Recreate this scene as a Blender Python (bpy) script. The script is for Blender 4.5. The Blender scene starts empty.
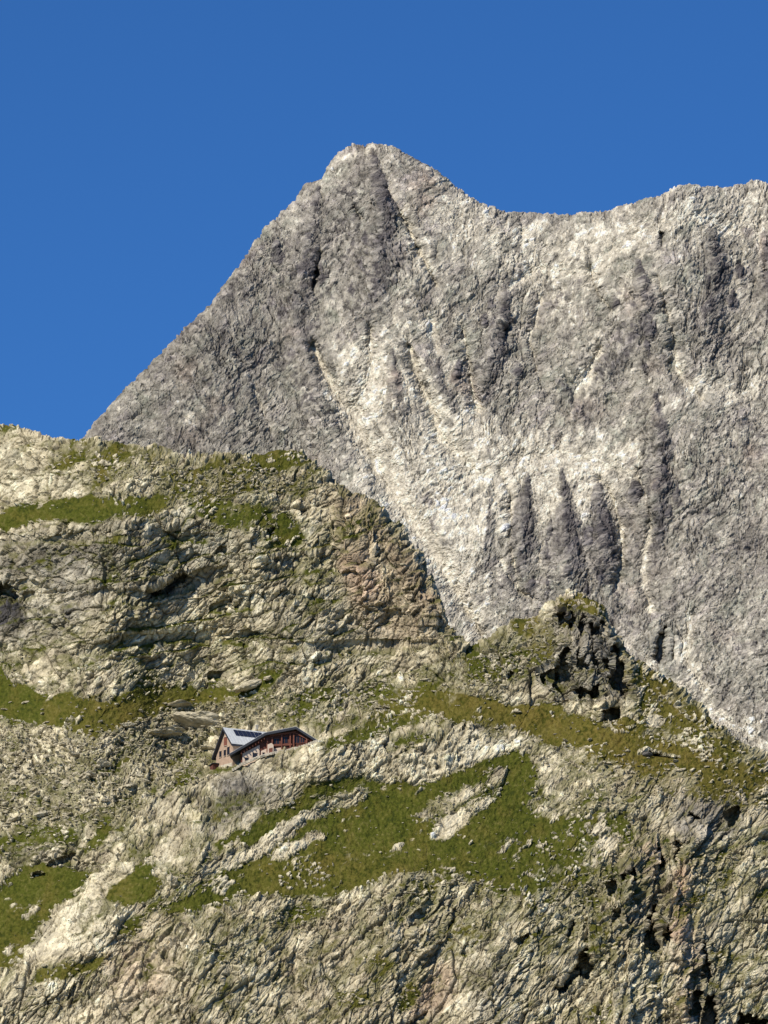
import bpy, bmesh, math, random
from mathutils import noise as mnoise
import numpy as np
from mathutils import Vector, Matrix

random.seed(7)
scene = bpy.context.scene
COL = scene.collection
f32 = np.float32

# ------------------------------------------------------------------ camera
W, H = 768, 1024
FOVV = math.radians(10.0)
F = (H / 2) / math.tan(FOVV / 2)          # focal length in pixels
PITCH = math.radians(12.0)
CAMZ = 1.7
cp, sp = math.cos(PITCH), math.sin(PITCH)

cam_d = bpy.data.cameras.new('camera')
cam = bpy.data.objects.new('camera', cam_d)
COL.objects.link(cam)
cam.location = (0, 0, CAMZ)
cam.rotation_euler = (math.pi / 2 + PITCH, 0, 0)
cam_d.sensor_fit = 'VERTICAL'
cam_d.sensor_height = 24
cam_d.lens = 12 / math.tan(FOVV / 2)
cam_d.clip_start = 1
cam_d.clip_end = 60000
scene.camera = cam
scene.render.resolution_x, scene.render.resolution_y = W, H


def world(px, py, R):
    """survey direction (px,py) and distance R -> world point"""
    x = (px - W / 2) / F
    u = (H / 2 - py) / F
    return x * R, (cp - u * sp) * R, (sp + u * cp) * R + CAMZ


# ------------------------------------------------------------------ noise
def _hash(ix, iy, seed):
    h = (ix.astype(np.int64) * 374761393 + iy.astype(np.int64) * 668265263 + seed * 1442695041) & 0xFFFFFFFF
    h = ((h ^ (h >> 13)) * 1274126177) & 0xFFFFFFFF
    h = ((h ^ (h >> 15)) * 2246822519) & 0xFFFFFFFF
    return (h ^ (h >> 16)) & 0xFFFFFFFF


_TAB = np.random.RandomState(5).rand(1 << 16).astype(f32)


def rnd(ix, iy, seed):
    return _TAB[(_hash(ix, iy, seed) & 0xFFFF)]


_ANG = (np.arange(1 << 16) / (1 << 16) * 2 * np.pi)
_GX, _GY = np.cos(_ANG).astype(f32), np.sin(_ANG).astype(f32)


def perlin(x, y, seed=0):
    x0 = np.floor(x); y0 = np.floor(y)
    fx = (x - x0).astype(f32); fy = (y - y0).astype(f32)
    ix = x0.astype(np.int64); iy = y0.astype(np.int64)
    sx = fx * fx * fx * (fx * (fx * 6 - 15) + 10)
    sy = fy * fy * fy * (fy * (fy * 6 - 15) + 10)
    out = 0
    for dx in (0, 1):
        for dy in (0, 1):
            h = _hash(ix + dx, iy + dy, seed) & 0xFFFF
            d = _GX[h] * (fx - dx) + _GY[h] * (fy - dy)
            out = out + d * (sx if dx else 1 - sx) * (sy if dy else 1 - sy)
    return out * 1.5


def fbm(x, y, scale, oct=4, seed=0, gain=.5, ridged=False):
    a, s, o, t = 1., 1. / scale, 0, 0
    for k in range(oct):
        n = perlin(x * s + 17.3 * k, y * s - 9.1 * k, seed + k * 13)
        if ridged:
            n = 1 - 2 * np.abs(n)
        o = o + a * n; t += a
        a *= gain; s *= 2.03
    return o / t


def facets(x, y, cell, seed, tilt=1.0, lift=1.0):
    """broken rock: every cell of a jittered mosaic is a tilted plane. returns height (in cells) and crack distance"""
    x = x / cell; y = y / cell
    ix = np.floor(x).astype(np.int64); iy = np.floor(y).astype(np.int64)
    f1 = np.full(x.shape, 9e9, f32); f2 = f1.copy()
    h = np.zeros(x.shape, f32)
    for dx in (-1, 0, 1):
        for dy in (-1, 0, 1):
            cx = ix + dx; cy = iy + dy
            k = _hash(cx, cy, seed)
            jx = _TAB[k & 0xFFFF]; jy = _TAB[(k >> 9) & 0xFFFF]
            qx = (x - cx - jx).astype(f32); qy = (y - cy - jy).astype(f32)
            d = qx * qx + qy * qy
            gx = _TAB[(k * 7 + 11) & 0xFFFF] - .5; gy = _TAB[(k * 13 + 5) & 0xFFFF] - .5
            hh = (_TAB[(k * 29 + 3) & 0xFFFF] - .5) * lift + (gx * qx + gy * qy) * 2 * tilt
            near = d < f1
            f2 = np.where(near, f1, np.minimum(f2, d))
            h = np.where(near, hh, h)
            f1 = np.where(near, d, f1)
    return h, np.sqrt(f2) - np.sqrt(f1)


def rot(x, y, deg, stretch):
    """coordinates along/across a direction; features get 'stretch' times longer along it"""
    a = math.radians(deg)
    return (x * math.cos(a) + y * math.sin(a)) / stretch, -x * math.sin(a) + y * math.cos(a)


def sstep(a, b, x):
    t = np.clip((x - a) / (b - a), 0, 1)
    return t * t * (3 - 2 * t)


def blur(img, s):
    if s < .4:
        return img
    r = int(math.ceil(s * 2.5))
    k = np.exp(-np.arange(-r, r + 1) ** 2 / (2 * s * s)); k /= k.sum()
    for ax in (0, 1):
        n = img.shape[ax]
        pad = [(0, 0), (0, 0)]; pad[ax] = (r, r)
        p = np.pad(img, pad, mode='edge')
        o = 0
        for i, w in enumerate(k):
            o = o + w * (p[i:i + n] if ax == 0 else p[:, i:i + n])
        img = o
    return img.astype(f32)


class Survey:
    """a survey map of one slope, one cell per pixel-wide bearing"""
    def __init__(s, x0, y0, x1, y1):
        s.x0, s.y0, s.x1, s.y1 = x0, y0, x1, y1
        s.w, s.h = x1 - x0, y1 - y0
        s.X, s.Y = np.meshgrid(np.arange(x0, x1, dtype=f32), np.arange(y0, y1, dtype=f32))

    def poly(s, pts):
        xs = [p[0] for p in pts]; ys = [p[1] for p in pts]
        m = np.zeros((s.h, s.w), f32)
        a0, a1 = max(0, int(min(xs)) - s.x0 - 1), min(s.w, int(max(xs)) - s.x0 + 2)
        b0, b1 = max(0, int(min(ys)) - s.y0 - 1), min(s.h, int(max(ys)) - s.y0 + 2)
        if a1 <= a0 or b1 <= b0:
            return m
        X = s.X[b0:b1, a0:a1]; Y = s.Y[b0:b1, a0:a1]
        ins = np.zeros(X.shape, bool)
        n = len(pts)
        for i in range(n):
            ax, ay = pts[i]; bx, by = pts[(i + 1) % n]
            if ay == by:
                continue
            c = ((ay > Y) != (by > Y)) & (X < (bx - ax) * (Y - ay) / (by - ay) + ax)
            ins ^= c
        m[b0:b1, a0:a1] = ins
        return m

    def stroke(s, pts, w):
        """distance based soft stroke; pts (x,y) or (x,y,w)"""
        m = np.zeros((s.h, s.w), f32)
        for i in range(len(pts) - 1):
            a, b = pts[i], pts[i + 1]
            wa = a[2] if len(a) > 2 else w; wb = b[2] if len(b) > 2 else w
            wm = max(wa, wb) * 2.2 + 2
            a0, a1 = max(0, int(min(a[0], b[0]) - wm) - s.x0), min(s.w, int(max(a[0], b[0]) + wm) - s.x0)
            b0, b1 = max(0, int(min(a[1], b[1]) - wm) - s.y0), min(s.h, int(max(a[1], b[1]) + wm) - s.y0)
            if a1 <= a0 or b1 <= b0:
                continue
            X = s.X[b0:b1, a0:a1]; Y = s.Y[b0:b1, a0:a1]
            dx, dy = b[0] - a[0], b[1] - a[1]
            t = np.clip(((X - a[0]) * dx + (Y - a[1]) * dy) / (dx * dx + dy * dy + 1e-6), 0, 1)
            d = np.hypot(X - a[0] - t * dx, Y - a[1] - t * dy)
            ww = wa + (wb - wa) * t
            m[b0:b1, a0:a1] = np.maximum(m[b0:b1, a0:a1], np.exp(-(d / ww) ** 2))
        return m

    def sample(s, img, px, py):
        x = np.clip(px - s.x0, 0, s.w - 1.001); y = np.clip(py - s.y0, 0, s.h - 1.001)
        ix = x.astype(np.int32); iy = y.astype(np.int32)
        fx = (x - ix).astype(f32); fy = (y - iy).astype(f32)
        return (img[iy, ix] * (1 - fx) * (1 - fy) + img[iy, ix + 1] * fx * (1 - fy)
                + img[iy + 1, ix] * (1 - fx) * fy + img[iy + 1, ix + 1] * fx * fy)


def normals(P):
    du = np.gradient(P, axis=1); dv = np.gradient(P, axis=0)
    n = np.cross(du, dv)
    n /= np.linalg.norm(n, axis=2, keepdims=True) + 1e-9
    flip = np.sign(np.sum(n * P, axis=2, keepdims=True))
    return -n * np.where(flip == 0, 1, flip)       # towards the valley


def grid_mesh(name, P, colr, mat):
    r, c = P.shape[:2]
    me = bpy.data.meshes.new(name)
    me.vertices.add(r * c)
    me.vertices.foreach_set('co', P.astype(f32).ravel())
    i = np.arange(r * c, dtype=np.int32).reshape(r, c)
    q = np.stack([i[:-1, :-1], i[:-1, 1:], i[1:, 1:], i[1:, :-1]], -1).reshape(-1)
    n = (r - 1) * (c - 1)
    me.loops.add(n * 4)
    me.loops.foreach_set('vertex_index', q)
    me.polygons.add(n)
    me.polygons.foreach_set('loop_start', np.arange(0, n * 4, 4, dtype=np.int32))
    me.update(calc_edges=True)
    me.polygons.foreach_set('use_smooth', np.zeros(n, bool))
    ca = me.color_attributes.new('rock_tone', 'FLOAT_COLOR', 'POINT')
    ca.data.foreach_set('color', np.concatenate([colr, np.ones((r, c, 1))], 2).astype(f32).ravel())
    me.materials.append(mat)
    me.update()
    o = bpy.data.objects.new(name, me)
    COL.objects.link(o)
    o['kind'] = 'structure'
    return o


# ------------------------------------------------------------------ materials
def new_mat(name):
    m = bpy.data.materials.new(name); m.use_nodes = True
    nt = m.node_tree
    return m, nt, nt.nodes['Principled BSDF']


def terrain_mat(name, s1, s2, bump, dist):
    m, nt, b = new_mat(name)
    N, L = nt.nodes, nt.links
    at = N.new('ShaderNodeAttribute'); at.attribute_name = 'rock_tone'
    tc = N.new('ShaderNodeTexCoord')
    n1 = N.new('ShaderNodeTexNoise'); n1.inputs['Scale'].default_value = s1
    n1.inputs['Detail'].default_value = 6; n1.inputs['Roughness'].default_value = .7
    L.new(tc.outputs['Object'], n1.inputs['Vector'])
    mr = N.new('ShaderNodeMapRange')
    mr.inputs[1].default_value = .3; mr.inputs[2].default_value = .7
    mr.inputs[3].default_value = .72; mr.inputs[4].default_value = 1.3
    L.new(n1.outputs['Fac'], mr.inputs[0])
    mx = N.new('ShaderNodeVectorMath'); mx.operation = 'SCALE'
    L.new(at.outputs['Color'], mx.inputs[0]); L.new(mr.outputs[0], mx.inputs['Scale'])
    L.new(mx.outputs[0], b.inputs['Base Color'])
    b.inputs['Roughness'].default_value = .95
    b.inputs['Specular IOR Level'].default_value = .04
    n2 = N.new('ShaderNodeTexNoise'); n2.inputs['Scale'].default_value = s2
    n2.inputs['Detail'].default_value = 4; n2.inputs['Roughness'].default_value = .65
    L.new(tc.outputs['Object'], n2.inputs['Vector'])
    bp = N.new('ShaderNodeBump'); bp.inputs['Strength'].default_value = bump
    bp.inputs['Distance'].default_value = dist
    L.new(n2.outputs['Fac'], bp.inputs['Height']); L.new(bp.outputs[0], b.inputs['Normal'])
    return m


def simple_mat(name, c, rough=.7, var=.25, scale=3., metal=0., spec=.4):
    m, nt, b = new_mat(name)
    N, L = nt.nodes, nt.links
    tc = N.new('ShaderNodeTexCoord')
    n1 = N.new('ShaderNodeTexNoise'); n1.inputs['Scale'].default_value = scale
    n1.inputs['Detail'].default_value = 5
    L.new(tc.outputs['Object'], n1.inputs['Vector'])
    cr = N.new('ShaderNodeValToRGB')
    cr.color_ramp.elements[0].position = .3; cr.color_ramp.elements[1].position = .7
    cr.color_ramp.elements[0].color = tuple(x * (1 - var) for x in c) + (1,)
    cr.color_ramp.elements[1].color = tuple(min(1, x * (1 + var)) for x in c) + (1,)
    L.new(n1.outputs['Fac'], cr.inputs[0]); L.new(cr.outputs[0], b.inputs['Base Color'])
    b.inputs['Roughness'].default_value = rough
    b.inputs['Metallic'].default_value = metal
    b.inputs['Specular IOR Level'].default_value = spec
    return m


def lerp(a, b, t):
    return a + (b - a) * t


def mixc(c, new, t):
    return c + (np.array(new, f32) - c) * t[..., None]


def back_rows(P, n, step, growth, drop):
    """carry the sheet over its crest and down the far side"""
    last = P[-1]
    rows = []
    b = 0.; s = step
    for k in range(n):
        b += s; s *= growth
        q = last.copy()
        q[:, 1] += b
        q[:, 2] += -drop * b * min(1, (k + 1) / 5)
        rows.append(q)
    return np.concatenate([P, np.array(rows)], 0)


# ================================================================== NEAR HILLSIDE
S = Survey(-90, 400, 858, 1130)
CREST = [(-90, 421), (-10, 425), (12, 423), (30, 429), (50, 436), (90, 440), (140, 448), (165, 450), (190, 455), (225, 452), (255, 450), (285, 449),
         (302, 450), (312, 460), (330, 470), (352, 489), (375, 501), (392, 520), (408, 541), (420, 560), (434, 581),
         (440, 598), (446, 618), (458, 636), (466, 650), (480, 646), (498, 633), (513, 620), (530, 616), (545, 602),
         (560, 595), (572, 591), (582, 593), (598, 604), (608, 614), (617, 630), (623, 650), (640, 664),
         (660, 678), (680, 690), (695, 702), (715, 722), (740, 740), (768, 757), (800, 774), (858, 800)]
YB = 1125.

# how much turf covers the ground
D = np.full((S.h, S.w), .24, f32)
WR = fbm(S.X, S.Y, 24, 4, 101)     # edge irregularity


def paint(img, pts, val, soft=2.0):
    m = blur(S.poly(pts), soft)
    img[:] = img * (1 - m) + val * m


G = [
    # upper left ridge
    ([(30, 445), (90, 448), (200, 460), (306, 452), (320, 480), (300, 500), (230, 500), (180, 495), (60, 480)], .50, 6),
    ([(60, 455), (95, 456), (90, 465), (60, 462)], .62, 3),
    ([(110, 440), (135, 452), (120, 462), (100, 452)], .6, 3),
    ([(250, 450), (305, 448), (313, 462), (290, 470), (262, 470)], .80, 3),
    ([(-90, 520), (0, 513), (40, 500), (80, 496), (120, 499), (150, 496), (168, 500), (165, 510), (150, 517), (100, 523), (40, 522), (0, 533), (-90, 545)], .97, 2),
    ([(185, 492), (215, 495), (255, 505), (290, 515), (308, 540), (290, 548), (262, 535), (225, 530), (195, 518)], .72, 4),
    ([(200, 505), (225, 505), (222, 522), (203, 520)], .8, 2),
    ([(262, 512), (285, 520), (308, 540), (296, 549), (275, 545), (270, 530)], .82, 2),
    ([(112, 565), (122, 568), (112, 592), (100, 588)], .62, 3),
    ([(215, 560), (240, 565), (235, 585), (210, 580)], .45, 3),
    ([(325, 645), (355, 640), (352, 656), (332, 655)], .7, 3),
    ([(100, 630), (200, 625), (330, 640), (460, 640), (470, 655), (330, 650), (200, 640), (90, 640)], .38, 4),
    # meadow at the cliff foot
    ([(-90, 655), (0, 657), (35, 650), (52, 642), (30, 668), (22, 688), (40, 696), (110, 701), (145, 694), (160, 686), (215, 682), (250, 676), (284, 664),
      (275, 680), (262, 690), (235, 698), (210, 706), (160, 712), (130, 722), (90, 735), (60, 730), (0, 716), (-90, 715)], .93, 3),
    ([(60, 700), (150, 700), (160, 720), (130, 732), (85, 742), (50, 730)], .74, 4),
    ([(230, 690), (290, 672), (340, 680), (420, 668), (460, 675), (440, 700), (380, 712), (340, 724), (310, 728), (250, 722), (200, 712)], .62, 5),
    ([(245, 690), (290, 683), (300, 695), (260, 702)], .72, 3),
    ([(318, 742), (345, 735), (380, 718), (430, 712), (440, 722), (395, 732), (350, 748), (322, 752)], .72, 3),
    # saddle and ridge behind
    ([(380, 700), (420, 686), (462, 690), (500, 700), (560, 708), (600, 722), (650, 736), (700, 745), (740, 760), (858, 800), (858, 840), (768, 808), (715, 800),
      (660, 790), (620, 765), (580, 750), (520, 742), (470, 728), (430, 718), (395, 712)], .88, 4),
    ([(512, 620), (528, 615), (540, 620), (540, 630), (515, 633)], .85, 2),
    ([(556, 596), (580, 590), (600, 603), (612, 622), (590, 612), (560, 606)], .72, 2),
    ([(470, 655), (500, 632), (545, 618), (556, 640), (545, 668), (500, 690), (465, 690)], .56, 4),
    ([(540, 700), (560, 704), (566, 716), (545, 714)], .85, 2),
    ([(624, 650), (660, 678), (700, 705), (768, 757), (858, 800), (858, 830), (768, 795), (700, 755), (650, 730), (630, 690)], .68, 4),
    ([(590, 740), (640, 760), (700, 775), (768, 790), (768, 812), (690, 800), (640, 790), (600, 765)], .66, 4),
    # light band above central meadow
    ([(330, 760), (384, 742), (450, 735), (512, 738), (540, 748), (500, 755), (453, 770), (417, 782), (357, 774), (320, 778)], .12, 3),
    ([(392, 738), (430, 727), (500, 725), (545, 738), (530, 746), (450, 738), (400, 748)], .25, 3),
    ([(380, 745), (420, 735), (440, 740), (400, 752)], .66, 3),
    ([(240, 905), (330, 895), (450, 890), (560, 915), (600, 905), (640, 860), (700, 850), (768, 860), (768, 900), (640, 930), (500, 950), (300, 960), (180, 960)], .34, 12),
    ([(0, 690), (0, 640), (60, 640), (260, 700), (460, 690), (460, 660), (300, 650), (100, 640)], .36, 10),
    ([(-90, 668), (0, 668), (30, 690), (110, 703), (160, 698), (230, 688), (284, 668), (275, 684), (240, 702), (160, 714), (120, 728), (60, 730), (-90, 712)], .93, 3),
    ([(290, 690), (350, 684), (440, 680), (460, 690), (400, 702), (320, 706)], .66, 4),
    # central meadow
    ([(160, 918), (200, 888), (243, 862), (240, 832), (262, 816), (290, 804), (308, 788), (330, 780), (357, 776), (417, 785), (453, 773), (480, 762), (512, 750), (528, 756),
      (540, 775), (590, 800), (630, 812), (615, 850), (590, 870), (560, 900), (530, 902), (500, 888), (453, 872), (382, 878), (330, 897), (240, 893), (200, 908)], .96, 2),
    ([(228, 868), (243, 848), (285, 824), (318, 806), (345, 799), (330, 812), (295, 832), (255, 858), (232, 872)], .05, 1.5),
    ([(262, 866), (272, 848), (300, 838), (325, 832), (330, 838), (300, 850), (275, 866)], .05, 1.5),
    ([(320, 800), (355, 786), (380, 790), (350, 806), (322, 820), (312, 812)], .55, 2),
    ([(411, 820), (425, 800), (440, 795), (470, 782), (495, 764), (514, 766), (496, 796), (480, 812), (462, 826), (450, 838), (434, 836), (436, 824), (418, 824)], .56, 3),
    ([(432, 836), (442, 818), (462, 806), (468, 818), (455, 834), (440, 840)], .02, 1.5),
    ([(412, 818), (426, 806), (436, 812), (428, 822)], .1, 1.5),
    ([(444, 800), (470, 786), (478, 792), (456, 806)], .1, 1.5), ([(484, 782), (500, 766), (508, 772), (494, 788)], .1, 1.5), ([(474, 806), (490, 796), (492, 802), (478, 812)], .1, 1.5),
    ([(520, 800), (535, 786), (532, 762), (560, 750), (620, 765), (660, 788), (640, 808), (600, 814), (560, 816), (530, 814)], .44, 5),
    ([(540, 772), (580, 756), (612, 768), (590, 786), (560, 794), (538, 794)], .26, 4),
    ([(560, 832), (600, 812), (640, 820), (625, 850), (590, 862), (560, 872), (530, 880)], .66, 5),
    ([(380, 880), (410, 868), (455, 872), (520, 885), (518, 905), (450, 896), (385, 900)], .48, 5),
    ([(530, 905), (560, 880), (590, 850), (560, 835), (500, 850), (505, 880)], .80, 5),
    ([(535, 890), (600, 860), (620, 870), (600, 900), (560, 915), (530, 912)], .55, 3),
    ([(240, 860), (330, 860), (330, 890), (250, 886)], .80, 3),
    # lower left
    ([(-90, 930), (0, 885), (40, 862), (80, 868), (92, 872), (84, 884), (66, 898), (52, 915), (36, 928), (28, 950), (22, 962), (0, 972), (-90, 1010)], .96, 2),
    ([(84, 872), (92, 862), (88, 884), (80, 888)], .6, 2),
    ([(-90, 845), (10, 832), (60, 826), (78, 828), (70, 842), (30, 848), (-90, 860)], .68, 3),
    ([(96, 820), (112, 819), (110, 836), (92, 850), (82, 848)], .85, 2),
    ([(100, 890), (135, 868), (152, 853), (158, 862), (150, 872), (165, 886), (150, 900), (128, 906), (108, 898)], .92, 2),
    ([(165, 880), (190, 868), (215, 846), (235, 838), (222, 850), (200, 872), (175, 892)], .6, 2),
    ([(215, 840), (240, 826), (246, 832), (228, 848)], .85, 2),
    ([(30, 985), (40, 968), (80, 960), (108, 952), (100, 968), (60, 980), (0, 995)], .82, 2),
    ([(110, 935), (150, 905), (165, 905), (130, 940)], .7, 2),
    ([(205, 945), (250, 950), (256, 965), (215, 968)], .5, 3),
    ([(282, 905), (330, 905), (345, 918), (300, 925)], .5, 3),
    ([(330, 985), (370, 995), (360, 1005), (335, 1000)], .6, 3),
    ([(395, 1005), (412, 985), (416, 995), (400, 1015)], .8, 2),
    ([(585, 1024), (600, 1005), (612, 1000), (605, 1020)], .7, 2),
    ([(715, 855), (740, 850), (735, 880), (718, 890)], .55, 3),
    ([(30, 830), (75, 812), (110, 800), (170, 775), (215, 765), (222, 772), (180, 790), (120, 812), (80, 826)], .5, 3),
    ([(150, 790), (215, 768), (240, 766), (205, 778), (160, 800)], .7, 2),
]
for pts, v, s_ in G:
    paint(D, pts, v, s_)

# boulder field left of the hut
SCREE = blur(S.poly([(-90, 722), (0, 722), (90, 740), (130, 726), (165, 712), (215, 700), (260, 712), (225, 735), (216, 770), (160, 792), (90, 825), (0, 832), (-90, 835)]), 5)
D = np.where(True, D * (1 - SCREE) + SCREE * .33, D).astype(f32)

# steepness in degrees
ST = 69 - 31 * blur(D, 9)
ST = ST * (1 - SCREE) + 42 * SCREE
for pts, v, s_ in [
    ([(205, 772), (222, 752), (262, 745), (318, 732), (345, 728), (330, 745), (270, 756), (240, 768)], 33, 4),       # hut terrace
    ([(215, 775), (300, 752), (330, 752), (330, 775), (240, 830), (215, 850), (200, 820)], 78, 4),
    ([(548, 610), (600, 608), (625, 660), (632, 700), (560, 700)], 76, 4),
    ([(330, 752), (384, 738), (450, 728), (540, 735), (600, 755), (600, 800), (530, 810), (520, 760), (453, 776), (417, 788), (357, 780)], 50, 6),
    ([(240, 880), (225, 865), (243, 845), (320, 800), (335, 812), (330, 840), (275, 868)], 42, 5),
    ([(20, 965), (40, 925), (85, 895), (140, 915), (100, 955)], 54, 5),
    ([(600, 1040), (640, 955), (700, 950), (690, 1040)], 58, 6),
    ([(0, 535), (150, 525), (150, 650), (0, 650)], 80, 8),
    ([(330, 520), (440, 600), (440, 640), (340, 640)], 74, 8),
]:
    m = blur(S.poly(pts), s_)
    ST = ST * (1 - m) + v * m
ST = np.clip(ST + 6 * fbm(S.X, S.Y, 60, 3, 55), 28, 82)

# integrate distance upward along each bearing
elev = PITCH + np.arctan((H / 2 - S.Y) / F)
cot = 1 / np.tan(np.radians(ST) - elev)
cot = np.clip(cot, .25, 4.2)
lnR = np.cumsum(cot[::-1], axis=0)[::-1] / F
def blur_x(img, s):
    r_ = int(s * 2.5); k = np.exp(-np.arange(-r_, r_ + 1) ** 2 / (2 * s * s)); k /= k.sum()
    p = np.pad(img, [(0, 0), (r_, r_)], mode='edge'); o = 0
    for i, w in enumerate(k):
        o = o + w * p[:, i:i + img.shape[1]]
    return o.astype(f32)


lnR = blur_x(blur(lnR.astype(f32), 2), 42)
yb = np.interp(S.X[0], [-90, 0, 200, 400, 600, 660, 720, 858], [8, 0, -12, -8, -2, 6, 10, 30]).astype(f32)
R = 1290 * np.exp(lnR) + yb[None, :]

# large relief: (points, half width px, metres towards the viewer)
for pts, w_, hgt in [
    ([(560, 600), (570, 640), (560, 690)], 16, -5), ([(595, 610), (612, 650), (625, 690)], 12, -6),
    ([(575, 640), (590, 690), (600, 712)], 12, -5),
    ([(200, 850), (120, 905), (60, 960), (-40, 1020)], 26, -5),
    ([(90, 890), (40, 940), (-50, 990)], 26, 5),
    ([(250, 870), (180, 915), (100, 980), (20, 1050)], 22, 4),
    ([(200, 940), (180, 1000), (160, 1060)], 30, -4),
    ([(300, 910), (290, 960), (260, 1050)], 18, 4), ([(400, 890), (380, 960), (330, 1050)], 26, -5),
    ([(470, 890), (440, 960), (420, 1050)], 16, 4), ([(530, 900), (500, 970), (470, 1060)], 26, -6),
    ([(600, 900), (590, 960), (560, 1060)], 20, 3), ([(690, 840), (675, 900), (680, 960), (690, 1060)], 16, -6),
    ([(645, 960), (620, 1040)], 26, -7), ([(640, 850), (620, 900), (600, 950)], 18, -6),
    ([(720, 800), (730, 900), (740, 1050)], 14, 3), ([(768, 860), (780, 1000)], 30, -5),
    ([(345, 500), (360, 560), (370, 620)], 16, -5), ([(400, 560), (420, 620)], 14, -4), ([(330, 500), (335, 560)], 10, 3),
    ([(250, 530), (270, 600), (300, 650)], 22, -4), ([(180, 540), (200, 620), (210, 680)], 18, 3), ([(110, 620), (130, 690)], 26, -5),
    ([(60, 560), (50, 640)], 22, 4), ([(130, 530), (130, 610)], 22, -4),
]:
    R += blur(S.stroke(pts, w_), 2) * hgt * .55

# recesses with a sharp left / upper lip: they fill with real shadow
RECESS = [
    ([(560, 655), (566, 648), (568, 665), (572, 680), (574, 700), (566, 702), (562, 690), (552, 682), (556, 668)], 9, .7),
    ([(541, 672), (556, 664), (555, 676), (543, 680)], 5, .8),
    ([(500, 682), (512, 668), (514, 676), (496, 690)], 4, .7),
    ([(574, 688), (590, 690), (600, 684), (596, 694), (576, 696)], 4, .8),
    ([(572, 628), (560, 624), (557, 612), (562, 608), (568, 618)], 4, .8),
    ([(590, 622), (600, 628), (606, 640), (600, 640), (592, 632)], 5, .8),
    ([(612, 640), (620, 646), (624, 664), (632, 698), (626, 700), (616, 690), (608, 678), (614, 664)], 8, .8),
    ([(601, 618), (606, 624), (607, 640), (602, 636)], 5, .7),
    ([(583, 612), (588, 622), (586, 634), (580, 626)], 4, .7),
    ([(570, 610), (575, 618), (573, 628), (567, 622)], 3.5, .7),
    ([(595, 650), (599, 662), (596, 672), (591, 660)], 4, .7),
    ([(608, 652), (612, 662), (608, 670), (604, 660)], 4, .7),
    ([(579, 650), (584, 660), (590, 668), (583, 672), (576, 662)], 4, .7),
    ([(604, 712), (620, 706), (624, 722), (612, 724), (604, 720)], 6, .7),
    ([(624, 716), (634, 718), (638, 722), (628, 725)], 4, .7),
    ([(336, 535), (340, 528), (342, 545), (338, 558), (330, 556)], 6, .8),
    ([(347, 512), (350, 520), (344, 532), (338, 532)], 4, .8),
    ([(355, 560), (372, 560), (371, 566), (357, 574)], 4, .7),
    ([(366, 552), (372, 552), (371, 558), (366, 558)], 4, .6),
    ([(346, 544), (352, 546), (350, 553), (345, 551)], 3.5, .6),
    ([(434, 604), (440, 612), (446, 622), (446, 632), (438, 630), (435, 618)], 7, .8),
    ([(446, 622), (452, 628), (462, 640), (458, 644), (448, 636)], 5, .7),
    ([(404, 544), (412, 548), (418, 562), (410, 556)], 5, .8),
    ([(428, 562), (436, 578), (432, 584), (426, 572)], 3, .8),
    ([(145, 589), (160, 586), (178, 574), (186, 572), (182, 582), (166, 592), (152, 596)], 5, .8),
    ([(-5, 588), (6, 583), (10, 592), (20, 600), (2, 606), (-20, 600)], 6, 1.),
    ([(22, 594), (34, 592), (38, 600), (24, 602)], 3, .8),
    ([(64, 610), (74, 618), (72, 624), (62, 616)], 5, .7),
    ([(225, 608), (240, 600), (238, 606), (226, 612)], 3, .7),
    ([(265, 530), (276, 528), (272, 538), (264, 540)], 4, .7),
    ([(218, 548), (228, 545), (226, 552), (218, 555)], 3, .7),
    ([(47, 866), (62, 862), (73, 860), (72, 852), (66, 856), (50, 862)], 4, .7),
    ([(30, 874), (42, 872), (46, 876), (34, 879)], 4, .6),
    ([(210, 673), (222, 672), (218, 679), (210, 678)], 4, .6),
    ([(650, 915), (656, 903), (656, 920), (660, 935), (656, 948), (648, 946), (646, 930)], 10, .8),
    ([(664, 920), (668, 926), (674, 935), (672, 942), (662, 940)], 8, .8),
    ([(618, 905), (622, 912), (622, 922), (615, 924), (614, 912)], 6, .8),
    ([(652, 850), (662, 848), (664, 862), (662, 868), (655, 862)], 6, .7),
    ([(622, 876), (634, 868), (637, 874), (624, 880)], 5, .6),
    ([(608, 884), (614, 878), (615, 888), (609, 892)], 5, .7),
    ([(582, 950), (590, 944), (593, 960), (590, 976), (578, 978), (576, 970)], 7, .7),
    ([(560, 985), (576, 964), (582, 972), (575, 980), (562, 992), (556, 990)], 6, .7),
    ([(566, 935), (574, 918), (576, 926), (568, 940)], 4, .8),
    ([(676, 840), (686, 842), (684, 850), (676, 862)], 5, .8),
    ([(726, 812), (738, 806), (740, 816), (732, 826)], 6, .8),
    ([(690, 812), (700, 818), (698, 822), (688, 818)], 3, .7),
    ([(704, 940), (708, 950), (712, 980), (706, 985), (702, 960)], 8, .8),
    ([(704, 1000), (714, 992), (718, 1015), (712, 1035), (702, 1030)], 9, .8),
    ([(690, 1000), (700, 990), (702, 1010), (696, 1030), (688, 1020)], 7, .8),
    ([(740, 1012), (760, 1018), (775, 1024), (740, 1024)], 6, .8),
    ([(404, 930), (414, 915), (428, 905), (424, 914), (412, 930), (406, 942)], 4, .7),
    ([(518, 940), (540, 928), (541, 930), (520, 943)], 3, .7),
    ([(452, 912), (458, 908), (456, 920), (450, 922)], 3, .7),
    ([(465, 945), (478, 940), (472, 950), (462, 955)], 3.5, .7),
    ([(224, 975), (238, 968), (234, 978), (222, 990)], 3, .7),
    ([(685, 760), (652, 752), (640, 750), (648, 756)], .1, .7),
    ([(404, 1024), (430, 1008), (428, 1018), (412, 1030)], 5, .8),
]
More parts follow.
